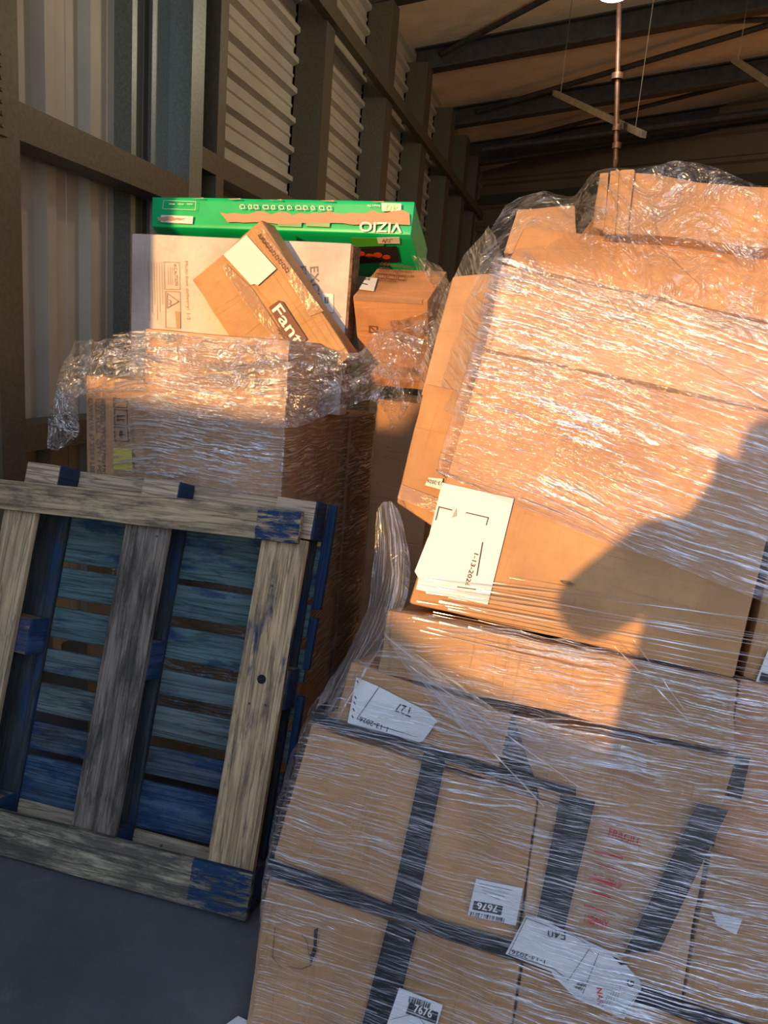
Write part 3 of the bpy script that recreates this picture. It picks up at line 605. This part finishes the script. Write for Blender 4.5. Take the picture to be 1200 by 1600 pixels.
# third row
b = qbox([(549, 1034), (800, 1120), (775, 1225), (520, 1132)], cb[0], 'low carton with a white T27 label at the left of the third row', .004, .45, split=True, amp=.005, seed=41)
f_ = fp(.013); f2_ = fp(.0145)
lb = sheet(b, 'label', [(557, 1058), (592, 1073), (668, 1112), (684, 1128), (660, 1158), (655, 1160), (543, 1130)], f_, paper, PN, label='large white shipping label printed T27')
frame_lines(lb, [(592, 1074), (558, 1123), (650, 1151)], f2_, ink, PN, 1.0, False); frame_lines(lb, [(681, 1130), (671, 1146)], f2_, ink, PN, 1.0, False)
ptext(lb, 'T27', f2_, (646, 1107), (621, 1097), 15, ink, 1, .01); ptext(lb, '1-13-2026', f2_, (607, 1136), (563, 1119), 8, ink, 1, .008)
for y in (1064, 1088, 1097, 1107, 1118): frame_lines(lb, [(558.5 - (y - 1064) * .15, y), (560 - (y - 1064) * .15, y + 3)], f2_, ink, PN, 1.6, False)
b = qbox([(804, 1122), (1150, 1185), (1110, 1335), (842, 1250)], cb[2], 'carton under the streaky film in the middle of the third row', -.002, .45, amp=.006)
b = qbox([(1156, 1060), (1330, 1095), (1300, 1390), (1112, 1335)], cb[4], 'carton at the right end of the third row', -.03, .45, split=True)
sheet(b, 'tape', [(1150, 1180), (1172, 1184), (1158, 1250), (1136, 1246)], fp(-.02), black_m, PN, .001, 'dark blue tape scrap')
b = qbox([(605, 952), (1148, 1066), (1150, 1180), (588, 1052)], cb[3], 'squashed low carton wrapped in silvery film below the big carton', .006, .45, amp=.012, cuts=12, seed=44)
# the big carton
b = qbox([(755, 548), (1248, 655), (1147, 1060), (640, 942)], cb[0], 'biggest carton of the leaning load, white sheet at its lower left corner', .0, .5, split=True, amp=.0035, seed=47)
f_ = fp(.008); f2_ = fp(.0105)
lb = sheet(b, 'label', [(691, 754), (803, 779), (762, 945), (650, 921)], f_, paper, PN, label='white document sheet')
lb = sheet(b, 'label', [(714, 793), (762, 806), (768, 826), (757, 842), (740, 925), (655, 905), (648, 893), (668, 842), (682, 814), (706, 806)], fp(.0095), paper, PN, .001, 'torn white shipping label printed with a date')
frame_lines(lb, [(681, 812), (686, 792), (706, 797)], f2_, ink, PN, 1.6, False); frame_lines(lb, [(729, 801), (763, 809), (760, 820)], f2_, ink, PN, 1.6, False); frame_lines(lb, [(754, 848), (745, 899)], fp(.0118), ink, PN, 1.6, False); frame_lines(lb, [(743, 921), (715, 917)], f2_, ink, PN, 1.4, False)
sheet(lb, 'folded_corner', [(706, 809), (713, 794), (713.5, 806)], fp(.0125), plain('paper_back', (.33, .31, .30), .6), PN, .001)
ptext(lb, '1-13-2026', fp(.012), (741, 864), (726, 915), 7, ink, 1, .01)
sheet(b, 'scuff', [(874, 907), (890, 909), (900, 913), (892, 915), (880, 912)], f_, edge_m, PN, .0006)
b = qbox([(1262, 640), (1420, 690), (1330, 1100), (1160, 1058)], cb[2], 'carton at the right edge behind a dark gap, with a white label', -.06, .45, split=True)
lb = sheet(b, 'label', [(1200, 1015), (1240, 1025), (1225, 1100), (1174, 1082)], fp(-.052), paper, PN, label='white shipping label'); sheet(lb, 'number_panel', [(1190, 1050), (1225, 1060), (1220, 1075), (1186, 1064)], fp(-.050), ink, PN, .0006)
b = qbox([(664, 598), (790, 625), (716, 850), (620, 785)], cb[0], 'orange lit carton tucked in behind the left edge of the biggest carton', -.17, .40, split=True, amp=.004)
lb = sheet(b, 'label', [(670, 746), (692, 748), (688, 765), (664, 758)], fp(-.160), paper, PN, label='white label corner with date'); ptext(lb, '13-2026', fp(-.158), (691, 753), (668, 748.5), 6, ink, 1, .01)
sheet(b, 'tape', [(627, 757), (700, 785), (694, 808), (621, 778)], fp(-.162), tape_m, PN, .001, 'shiny tape strip')
# upper rows
b = qbox([(783, 413), (1260, 520), (1240, 648), (757, 545)], cb[1], 'long low carton under dense film above the biggest carton', -.005, .5, amp=.005)
b = qbox([(820, 354), (1262, 396), (1262, 516), (792, 412)], cb[0], 'long orange carton under the crumpled top carton', -.03, .5, split=True, amp=.005, seed=52)
b = qbox([(968, 268), (1240, 300), (1246, 394), (952, 362)], cb[3], 'crumpled carton on the very top of the leaning load', .02, .38, (-.09, .0), split=True, amp=.012, cuts=10, seed=57)
for k, (x0, x1, y0, y1) in enumerate(((937, 951, 270, 358), (953, 968, 266, 366), (970, 990, 268, 368))):
    p4 = [(x0, y0), (x1, y0 - 1), (x1 - 8, y1), (x0 - 10, y1 - 4)]; f4 = [PL(x, y, .022 + .008 * (i in (1, 2)) + .004 * k) for i, (x, y) in enumerate(p4)]
    bm = bmesh.new(); hexa(bm, f4 + [p - PN * .012 for p in f4], .002, 6, .006, 70 + k); link('crumpled_flap', bm, cb[3], b, smooth=40)
b = qbox([(808, 326), (898, 320), (905, 398), (786, 396)], cb[1], 'pale carton behind glossy film at the top left of the leaning load', -.32, .35, amp=.006)

b = qbox([(708, 432), (800, 424), (740, 622), (656, 618)], cb[1], 'carton seen through the grey film at the left of the upper rows', -.24, .3, amp=.004)
# long paper label stuck across the boxes, black bands round the load
lp = [(822, 1430), (850, 1438), (920, 1472), (962, 1490), (1000, 1532), (1002, 1545), (975, 1592), (900, 1560), (865, 1525), (862, 1518), (790, 1490)]
t = root('shipping_label', PL(880, 1500, .02)); tag(t, 'long crooked white label printed F40, stuck across the lower boxes', 'label')
f_ = fp(.020); f2_ = fp(.0225)
sheet(t, 'sheet', lp, f_, paper, PN)
frame_lines(t, [(823, 1433), (795, 1490), (866, 1514), (888, 1531), (923, 1479), (900, 1463), (822, 1434)], f2_, ink, PN, 1.0, False)
ptext(t, 'F40', f2_, (884, 1455), (856, 1450), 14, ink, 1, .005); ptext(t, '1-13-2026', f2_, (852, 1500), (800, 1483), 7, ink, 1, .01); ptext(t, 'G', f2_, (990, 1543), (991, 1533), 11, ink, 1, .01)
bars(t, [(906, 1530), (918, 1536), (909, 1548), (897, 1542)], f2_, ink, PN, 8, 8); frame_lines(t, [(936, 1488), (910, 1553)], f2_, ink, PN, 1.0, False); frame_lines(t, [(1000, 1548), (972, 1585)], f2_, ink, PN, .8, False)
ptext(t, 'NAR', f2_, (932, 1543), (934, 1570), 9, ink_red, 1, .02)
for k in range(5): frame_lines(t, [(950 + k * 5, 1555 - k * 4), (940 + k * 6, 1574 - k * 3)], f2_, ink_grey, PN, .8, False)
sheet(t, 'tear', [(956, 1493), (974, 1502), (981, 1507), (970, 1508)], f2_, ink, PN, .0006)
def band(pts, wpx, c, label):
    bm = bmesh.new(); up_, lo = [], []
    for i, (x, y) in enumerate(pts):
        wv = wpx * (1 + .25 * math.sin(i * 2.1))
        a_, b_ = PL(x, y - wv / 2, c), PL(x, y + wv / 2, c); up_.append((bm.verts.new(a_), bm.verts.new(a_ - PN * .004))); lo.append((bm.verts.new(b_), bm.verts.new(b_ - PN * .004)))
    e_ = PL(*pts[0], c); 
    for i in range(len(pts) - 1):
        for q in ((up_[i][0], lo[i][0], lo[i + 1][0], up_[i + 1][0]), (up_[i][1], up_[i + 1][1], lo[i + 1][1], lo[i][1]), (up_[i][0], up_[i + 1][0], up_[i + 1][1], up_[i][1]), (lo[i][0], lo[i][1], lo[i + 1][1], lo[i + 1][0])): bm.faces.new(q)
    # goes round the left corner
    a0, b0 = up_[0][0].co.copy(), lo[0][0].co.copy(); k0 = bm.verts.new(a0 - PN * .4 - PU * .012), bm.verts.new(b0 - PN * .4 - PU * .012)
    bm.faces.new((up_[0][0], k0[0], k0[1], lo[0][0]))
    bmesh.ops.recalc_face_normals(bm, faces=bm.faces)
    o = link('black_band', bm, black_m, None, PL(*pts[0], c)); tag(o, label, 'band', 'black bands round the leaning load'); return o
band([(419, 1354), (520, 1392), (610, 1424), (700, 1455), (800, 1484), (860, 1500), (1000, 1556), (1100, 1590), (1230, 1630)], 24, .016, 'black band round the load between the two lowest rows')
band([(486, 1118), (545, 1140), (620, 1156), (700, 1182), (790, 1212), (900, 1238)], 15, .018, 'thin black band under the T27 label')

# loose scraps on the floor
def onZ(px, py, z): r = ray(px, py); return EYE + r * ((z - 1.6) / r.z)
o = sheet(None, 'paper_scrap', [(352, 1602), (372, 1588), (392, 1598), (400, 1640), (360, 1640)], lambda x, y: onZ(x, y, .002), paper, Vector((0, 0, 1)), .0015, 'white paper scrap on the dark floor at the front', onZ(370, 1600, 0)); o['category'] = 'paper'
o = sheet(None, 'paper_scrap', [(405, 1462), (412, 1455), (416, 1488), (406, 1491)], fp(-.02), paper, PN, .001, 'small white tag poking out beside the lowest carton', PL(410, 1475, -.02)); o['category'] = 'paper'

# ------------------------------------------------------------------ stretch film
def catmull(p0, p1, p2, p3, t): return .5 * ((2 * p1) + (p2 - p0) * t + (2 * p0 - 5 * p1 + 4 * p2 - p3) * t * t + (3 * p1 - p0 - 3 * p2 + p3) * t ** 3)
def resample(pts, n):
    m = len(pts); o_ = []
    for i in range(n + 1):
        s = i / n * (m - 1); k = min(int(s), m - 2); t = s - k
        o_.append(catmull(pts[max(k - 1, 0)], pts[k], pts[k + 1], pts[min(k + 2, m - 1)], t))
    return o_
def film_grid(rows, nu, nv, mat, name, parent=None, amp=.004, fold=0.0, foldf=(3, 20), seed=0.0, edge=0.0, origin=None, nrm=None):
    """rows: control points (world) per row; a wrinkled sheet through them; UV in metres"""
    R_ = [resample([Vector(p) for p in r], nu) for r in rows]
    grid = [resample([R_[j][i] for j in range(len(R_))], nv) for i in range(nu + 1)]      # grid[i][j]
    bm = bmesh.new(); uvl = bm.loops.layers.uv.verify(); V_ = []; UVc = {}
    midj = nv // 2; us = [0.0]
    for i in range(nu): us.append(us[-1] + (grid[i + 1][midj] - grid[i][midj]).length)
    for i in range(nu + 1):
        col = []; vv = 0.0
        for j in range(nv + 1):
            if j: vv += (grid[i][j] - grid[i][j - 1]).length
            i0, i1, j0, j1 = max(i - 1, 0), min(i + 1, nu), max(j - 1, 0), min(j + 1, nv)
            n = (grid[i1][j] - grid[i0][j]).cross(grid[i][j1] - grid[i][j0]); n = n.normalized() if n.length > 1e-9 else Vector((0, -1, 0))
            p = grid[i][j].copy()
            d = amp * (mnoise.noise(Vector((us[i] * 9 + seed, vv * 14, seed))) + .5 * mnoise.noise(Vector((us[i] * 28, vv * 40 + seed, 3))))
            if fold: d += fold * (mnoise.noise(Vector((us[i] * foldf[0] + seed, vv * foldf[1], 7 + seed))))
            if n.y > 0: n = -n
            p += n * d
            if edge and j in (0, nv): p += (grid[i][j0] - grid[i][j1]).normalized() * edge * mnoise.noise(Vector((us[i] * 16, seed, j))) * (1 if j == 0 else -1)
            v = bm.verts.new(p); UVc[v] = (us[i], vv); col.append(v)
        V_.append(col)
    for i in range(nu):
        for j in range(nv):
            f = bm.faces.new((V_[i][j], V_[i][j + 1], V_[i + 1][j + 1], V_[i + 1][j]))
            for l in f.loops: l[uvl].uv = UVc[l.vert]
    return link(name, bm, mat, parent, origin, smooth=0)

film_up = film('film_upper', 5, 130, .58, .07, .0060, .13, tilt=-.06, cut=.49, seed=1, whiten=.15)
film_up2 = film('film_glare', 6, 105, .48, .03, .0075, .13, tilt=-.10, cut=.51, seed=4, whiten=.14)
film_low = film('film_lower', 4.5, 210, .90, .02, .0066, .12, tilt=.05, cut=.49, seed=7, whiten=.25, grad=(.55, 1.05, .5))
film_low2 = film('film_lower_second', 3.4, 150, .70, .01, .0075, .12, tilt=-.10, cut=.54, seed=9, whiten=.25)
film_loose = film('film_loose', 5, 16, .80, .08, .014, .12, crumple=.65, cut=.46, seed=3, whiten=.2)
film_side = film('film_side', 4.0, 80, .60, .10, .014, .2, crumple=.2, cut=.48, seed=6, whiten=.6)
film_left = film('film_left_load', 8.0, 110, .95, .02, .008, .14, crumple=.10, cut=.46, seed=12, whiten=.2)
film_tongue_m = film('film_tongue', 3, 60, .6, .12, .008, .16, crumple=.1, tilt=1.571, cut=.47, seed=16, whiten=.35)
film_thread = film('film_thread', 1, 4, .6, .42, .004, .2, cut=.4, whiten=.5)

def plane_rows(rows, c): return [[PL(x, y, c) for x, y in r] for r in rows]
wr = root('stretch_wrap', PL(600, 1590, .03)); tag(wr, 'clear stretch film wound in streaky bands round the leaning right load', 'stretch film')
def wrap_rows(rows, c, side=.35, sideshift=-.02):
    out_ = []
    for r in rows:
        p = [PL(x, y, c) for x, y in r]
        out_.append([p[0] - PN * (side + c) + PU * sideshift, p[0] - PN * (side * .5) + PU * sideshift * .6, p[0] - PN * (c + .012) - PU * .012] + [p[0]] + p[1:])
    return out_
film_grid(wrap_rows([[(781, 408), (930, 440), (1080, 478), (1262, 522)], [(752, 545), (920, 580), (1080, 618), (1258, 660)], [(700, 720), (860, 760), (1020, 800), (1245, 858)], [(692, 738), (806, 791), (940, 846), (1030, 875), (1235, 958)]], .018), 90, 70, film_up, 'wrap_layer', wr, .003, .003, (4, 26), 2)
film_grid(wrap_rows([[(786, 398), (930, 425), (1080, 470), (1262, 510)], [(765, 500), (920, 560), (1080, 590), (1258, 630)], [(742, 590), (920, 668), (1080, 705), (1250, 760)]], .028), 90, 50, film_up2, 'wrap_layer', wr, .003, .004, (3, 22), 5, .01)
left_low = [(603, 950), (588, 1020), (545, 1045), (512, 1120), (484, 1135), (440, 1270), (416, 1360), (410, 1440), (392, 1600), (384, 1650)]
rows = []
for (x, y), yr in zip(left_low, (1085, 1130, 1180, 1230, 1270, 1340, 1420, 1500, 1610, 1700)):
    rows.append([(x, y)] + [(x + (1255 - x) * t, y + (yr - y) * (t ** 1.05) - (6 if y < 960 else 0) * math.sin(t * 3.1)) for t in (.03, .2, .4, .6, .8, 1)])
film_grid(wrap_rows(rows, .030), 110, 130, film_low, 'wrap_layer', wr, .004, .006, (3, 24), 8, .008)
rows = []
for x, y, yr in ((500, 1090, 1120), (470, 1150, 1230), (440, 1240, 1330), (416, 1350, 1430), (405, 1440, 1520)):
    rows.append([(x, y)] + [(x + (1255 - x) * t, y + (yr - y) * t) for t in (.03, .25, .5, .75, 1)])
film_grid(wrap_rows(rows, .042), 90, 70, film_low2, 'wrap_layer', wr, .004, .008, (2.5, 16), 11, .02)
rows = [[PL(x, y, .052) for x, y in r] for r in ([(596, 985), (690, 1050), (790, 1115), (900, 1150), (1010, 1178)], [(625, 1030), (700, 1090), (790, 1150), (900, 1175), (1010, 1190)], [(650, 1075), (710, 1130), (790, 1182), (900, 1200), (1010, 1204)])]
film_grid(rows, 50, 16, film_side, 'loose_strip', wr, .003, .005, (4, 12), 31, .01)
# slack threads of film over the bare patch of the big carton
rr = random.Random(5); bm = bmesh.new(); uvl = bm.loops.layers.uv.verify()
def thread(bm, a_, b_, wd, c, sag=0.0, n=14):
    prev = None
    for i in range(n + 1):
        t = i / n; x = a_[0] + (b_[0] - a_[0]) * t; y = a_[1] + (b_[1] - a_[1]) * t + sag * math.sin(t * math.pi)
        w2 = wd * (.5 + .8 * abs(mnoise.noise(Vector((t * 4 + wd * 9, a_[1] * .3, 0))))); p, q = PL(x, y - w2 / 2, c + .004 * math.sin(t * 5)), PL(x, y + w2 / 2, c)
        cur = (bm.verts.new(p), bm.verts.new(q), t)
        if prev:
            f = bm.faces.new((prev[0], prev[1], cur[1], cur[0]))
            for l, uv_ in zip(f.loops, ((prev[2], 0), (prev[2], .02), (cur[2], .02), (cur[2], 0))): l[uvl].uv = uv_
        prev = cur
for k in range(24):
    y = 902 + k * 3.6 + rr.uniform(-2, 2); thread(bm, (655 - k * .8 + rr.uniform(0, 190 if k < 6 else 110), y), (1250, y + 74 + k * 2.6 + rr.uniform(-8, 8)), rr.choice((1.2, 1.6, 2.2, 3.6)), .016 + rr.uniform(0, .008), rr.uniform(-3, 3))
o = link('film_threads', bm, film_thread, wr); o['kind'] = 'stuff'
bm = bmesh.new(); uvl = bm.loops.layers.uv.verify()
for a_, b_ in (((640, 1040), (905, 1230)), ((660, 1060), (850, 1260)), ((930, 440), (1020, 560)), ((960, 445), (1040, 560)), ((885, 480), (930, 560)), ((1010, 360), (1230, 560)), ((1090, 560), (1240, 650)), ((960, 1010), (1075, 1125)), ((990, 1000), (1070, 1110)), ((560, 1420), (900, 1500)), ((420, 1385), (640, 1470)), ((620, 1545), (860, 1590)), ((800, 1540), (1000, 1612)), ((800, 1560), (1010, 1640))):
    thread(bm, a_, b_, rr.choice((2, 3, 4)), .05)
o = link('film_threads', bm, film_thread, wr); o['kind'] = 'stuff'

# loose film thrown over the top of the leaning load
td_ = root('film_drape', PL(940, 300, .06)); tag(td_, 'loose glossy film thrown over the top of the leaning load', 'stretch film')
rows = [[PL(790, 320, -.30), PL(850, 296, -.34), PL(900, 310, -.2), PL(938, 264, .0), PL(1000, 262, .06), PL(1068, 252, .05), PL(1130, 266, .04), PL(1200, 296, .05), PL(1260, 310, .05)],
        [PL(762, 370, -.22), PL(830, 345, -.2), PL(890, 350, -.06), PL(940, 310, .05), PL(1000, 315, .07), PL(1070, 318, .06), PL(1130, 330, .06), PL(1200, 350, .06), PL(1260, 360, .06)],
        [PL(745, 420, -.1), PL(800, 400, .0), PL(870, 405, .01), PL(950, 400, .06), PL(1010, 400, .06), PL(1080, 405, .05), PL(1140, 415, .05), PL(1200, 425, .05), PL(1260, 440, .05)],
        [PL(735, 470, -.04), PL(790, 440, .03), PL(870, 450, .03), PL(950, 470, .04), PL(1010, 490, .04), PL(1080, 500, .045), PL(1140, 520, .045), PL(1200, 540, .045), PL(1260, 560, .045)]]
film_grid(rows, 90, 60, film('film_drape', 6, 14, .55, .05, .014, .14, crumple=.55, tilt=.5, cut=.5, seed=15), 'sheet', td_, .006, .012, (5, 7), 4, .015)
# side of the wrap stretched back to the boxes behind
rows = [[PL(764, 352, -.36), PL(774, 372, -.26), PL(785, 402, -.06), PL(789, 415, .0)], [PL(724, 404, -.42), PL(738, 425, -.29), PL(773, 455, -.06), PL(777, 470, .012)], [PL(690, 470, -.42), PL(715, 490, -.28), PL(757, 535, -.06), PL(760, 548, .012)], [PL(658, 580, -.38), PL(690, 585, -.26), PL(738, 600, -.06), PL(742, 602, .012)], [PL(652, 628, -.34), PL(676, 632, -.24), PL(722, 660, -.06), PL(728, 660, .010)]]
film_grid(rows, 36, 50, film_side, 'side_sheet', td_, .004, .008, (10, 14), 6, .01)
# folded tongue of film hanging by the left edge of the leaning load
o = film_grid([[PL(588, 800, -.14), PL(598, 786, -.12), PL(612, 785, -.10), PL(624, 800, -.09)], [PL(586, 850, -.15), PL(604, 840, -.11), PL(622, 840, -.07), PL(640, 870, -.06)], [PL(578, 930, -.15), PL(600, 920, -.09), PL(622, 925, -.04), PL(636, 935, -.02)], [PL(552, 1000, -.14), PL(575, 990, -.08), PL(598, 985, -.02), PL(606, 990, .02)], [PL(505, 1085, -.12), PL(530, 1070, -.07), PL(556, 1050, .0), PL(570, 1055, .03)], [PL(486, 1130, -.10), PL(502, 1128, -.05), PL(522, 1125, .01), PL(530, 1128, .03)]], 24, 70, film_tongue_m, 'film_tongue', None, .004, .010, (24, 5), 9, .006, PL(580, 950, -.1))
tag(o, 'folded tongue of clear film hanging at the left edge of the leaning load', 'stretch film')

# film round the left load
wl = root('stretch_wrap', (-1.2, 2.17, .15)); tag(wl, 'clear shiny film wound round the upright left load', 'stretch film')
rows = []
for z in (1.605, 1.3, .9, .5, .16): rows.append([Vector(p) for p in ((-1.56, 2.205, z - .02), (-1.44, 2.192, z), (-1.2, 2.186, z), (-.96, 2.188, z), (-.912, 2.20, z), (-.905, 2.35, z), (-.908, 2.7, z), (-.906, 3.0, z), (-.90, 3.3, z))])
film_grid(rows, 80, 110, film_left, 'wrap_layer', wl, .003, .004, (4, 18), 13)
dl = root('film_drape', (-1.2, 2.15, 1.45)); tag(dl, 'torn loose film draped over the top of the left load', 'stretch film')
rows = [[onY(118, 530, 2.25), onY(160, 533, 2.2), onY(225, 520, 2.19), onY(340, 528, 2.18), onY(450, 525, 2.18), onY(520, 545, 2.22), onY(566, 548, 2.3), onY(600, 515, 2.35), onY(662, 530, 2.4)],
        [onY(98, 570, 2.2), onY(150, 570, 2.17), onY(225, 565, 2.16), onY(340, 565, 2.16), onY(450, 560, 2.15), onY(520, 570, 2.17), onY(570, 575, 2.22), onY(610, 565, 2.28), onY(650, 585, 2.32)],
        [onY(88, 610, 2.2), onY(140, 598, 2.16), onY(225, 610, 2.14), onY(340, 620, 2.13), onY(450, 610, 2.13), onY(520, 605, 2.13), onY(570, 605, 2.17), onY(610, 600, 2.22), onY(640, 630, 2.28)],
        [onY(78, 690, 2.2), onY(118, 625, 2.17), onY(170, 628, 2.15), onY(300, 658, 2.12), onY(450, 668, 2.12), onY(520, 645, 2.12), onY(570, 625, 2.16), onY(600, 640, 2.22), onY(612, 672, 2.28)]]
film_grid(rows, 110, 50, film_loose, 'sheet', dl, .006, .014, (7, 9), 17, .012)
o = film_grid([[onY(128, 590, 2.215), onY(112, 580, 2.2), onY(98, 590, 2.22)], [onY(122, 640, 2.22), onY(98, 640, 2.2), onY(80, 640, 2.24)], [onY(122, 680, 2.23), onY(100, 690, 2.22), onY(76, 670, 2.26)], [onY(90, 700, 2.24), onY(84, 704, 2.24), onY(76, 700, 2.26)]], 20, 36, film_loose, 'hanging_corner', dl, .004, .01, (9, 9), 3, .008)
# crumpled edge of film by the tipped carton
o = film_grid([[onY(640, 398, 2.86), onY(664, 404, 2.72), onY(690, 418, 2.6)], [onY(652, 440, 2.84), onY(680, 440, 2.66), onY(704, 445, 2.55)], [onY(640, 480, 2.78), onY(672, 490, 2.55), onY(694, 500, 2.45)], [onY(585, 520, 2.5), onY(640, 530, 2.42), onY(676, 540, 2.4)], [onY(560, 560, 2.36), onY(600, 590, 2.32), onY(655, 600, 2.32)]], 30, 60, film_loose, 'film_edge', None, .006, .014, (10, 8), 21, .01, onY(660, 480, 2.6))
tag(o, 'crumpled glossy film edge beside the tipped brown carton', 'stretch film')

# ------------------------------------------------------------------ the person taking the picture (out of view, casts the shadow on the boxes)
def skin_person():
    vs = []; es = []; rad = []
    def v(p, r, par=None):
        vs.append(p); rad.append(r); i = len(vs) - 1
        if par is not None: es.append((par, i))
        return i
    X0, Y0 = -.03, -.42
    pel = v((X0, Y0, .95), (.25, .16)); wa = v((X0, Y0, 1.12), (.25, .16), pel); ch = v((X0, Y0, 1.28), (.24, .16), wa); ub = v((X0, Y0, 1.42), (.15, .12), ch)
    nk = v((X0, Y0 + .02, 1.51), (.075, .075), ub); hd = v((X0, Y0 + .04, 1.58), (.085, .09), nk); h2 = v((X0, Y0 + .04, 1.66), (.09, .10), hd); v((X0, Y0 + .03, 1.715), (.065, .07), h2)
    for s, el, wr_, hn in ((-1, (X0 - .345, -.36, 1.23), (-.15, -.12, 1.38), (-.06, -.06, 1.52)), (1, (X0 + .36, -.34, 1.20), (.24, -.14, 1.36), (.10, -.07, 1.52))):
        sh = v((X0 + s * .21, Y0, 1.385), (.10, .10), ub); e_ = v(el, (.085, .08), sh); w_ = v(wr_, (.038, .038), e_); p_ = v(hn, (.035, .028), w_)
        for k in range(4): f1 = v((hn[0] + s * .012 * (k - 1.5), hn[1] + .012, hn[2] + .045 + .004 * k), (.0095, .0095), p_); v((hn[0] + s * .012 * (k - 1.5), hn[1] + .004, hn[2] + .07 + .004 * k), (.008, .008), f1)
        v((hn[0] - s * .035, hn[1], hn[2] + .03), (.010, .010), p_)
        hp = v((X0 + s * .12, Y0, .86), (.12, .12), pel); kn = v((X0 + s * .13, Y0 + .03, .49), (.075, .08), hp); an = v((X0 + s * .14, Y0, .09), (.045, .055), kn); v((X0 + s * .15, Y0 + .16, .035), (.045, .032), an)
    me = bpy.data.meshes.new('person'); me.from_pydata(vs, es, []); o = bpy.data.objects.new('person', me); COL.objects.link(o)
    md = o.modifiers.new('skin', 'SKIN'); sv = me.skin_vertices[0].data
    for d, r in zip(sv, rad): d.radius = r
    sv[0].use_root = True
    o.modifiers.new('sub', 'SUBSURF').levels = 2; o.modifiers['sub'].render_levels = 2
    me.materials.append(plain('dark_clothes', (.05, .06, .08), .8)); return o
o = skin_person(); tag(o, 'person in dark clothes standing at the open door taking the picture', 'person')
for o in bpy.data.objects:
    if '_o' in o: del o['_o']
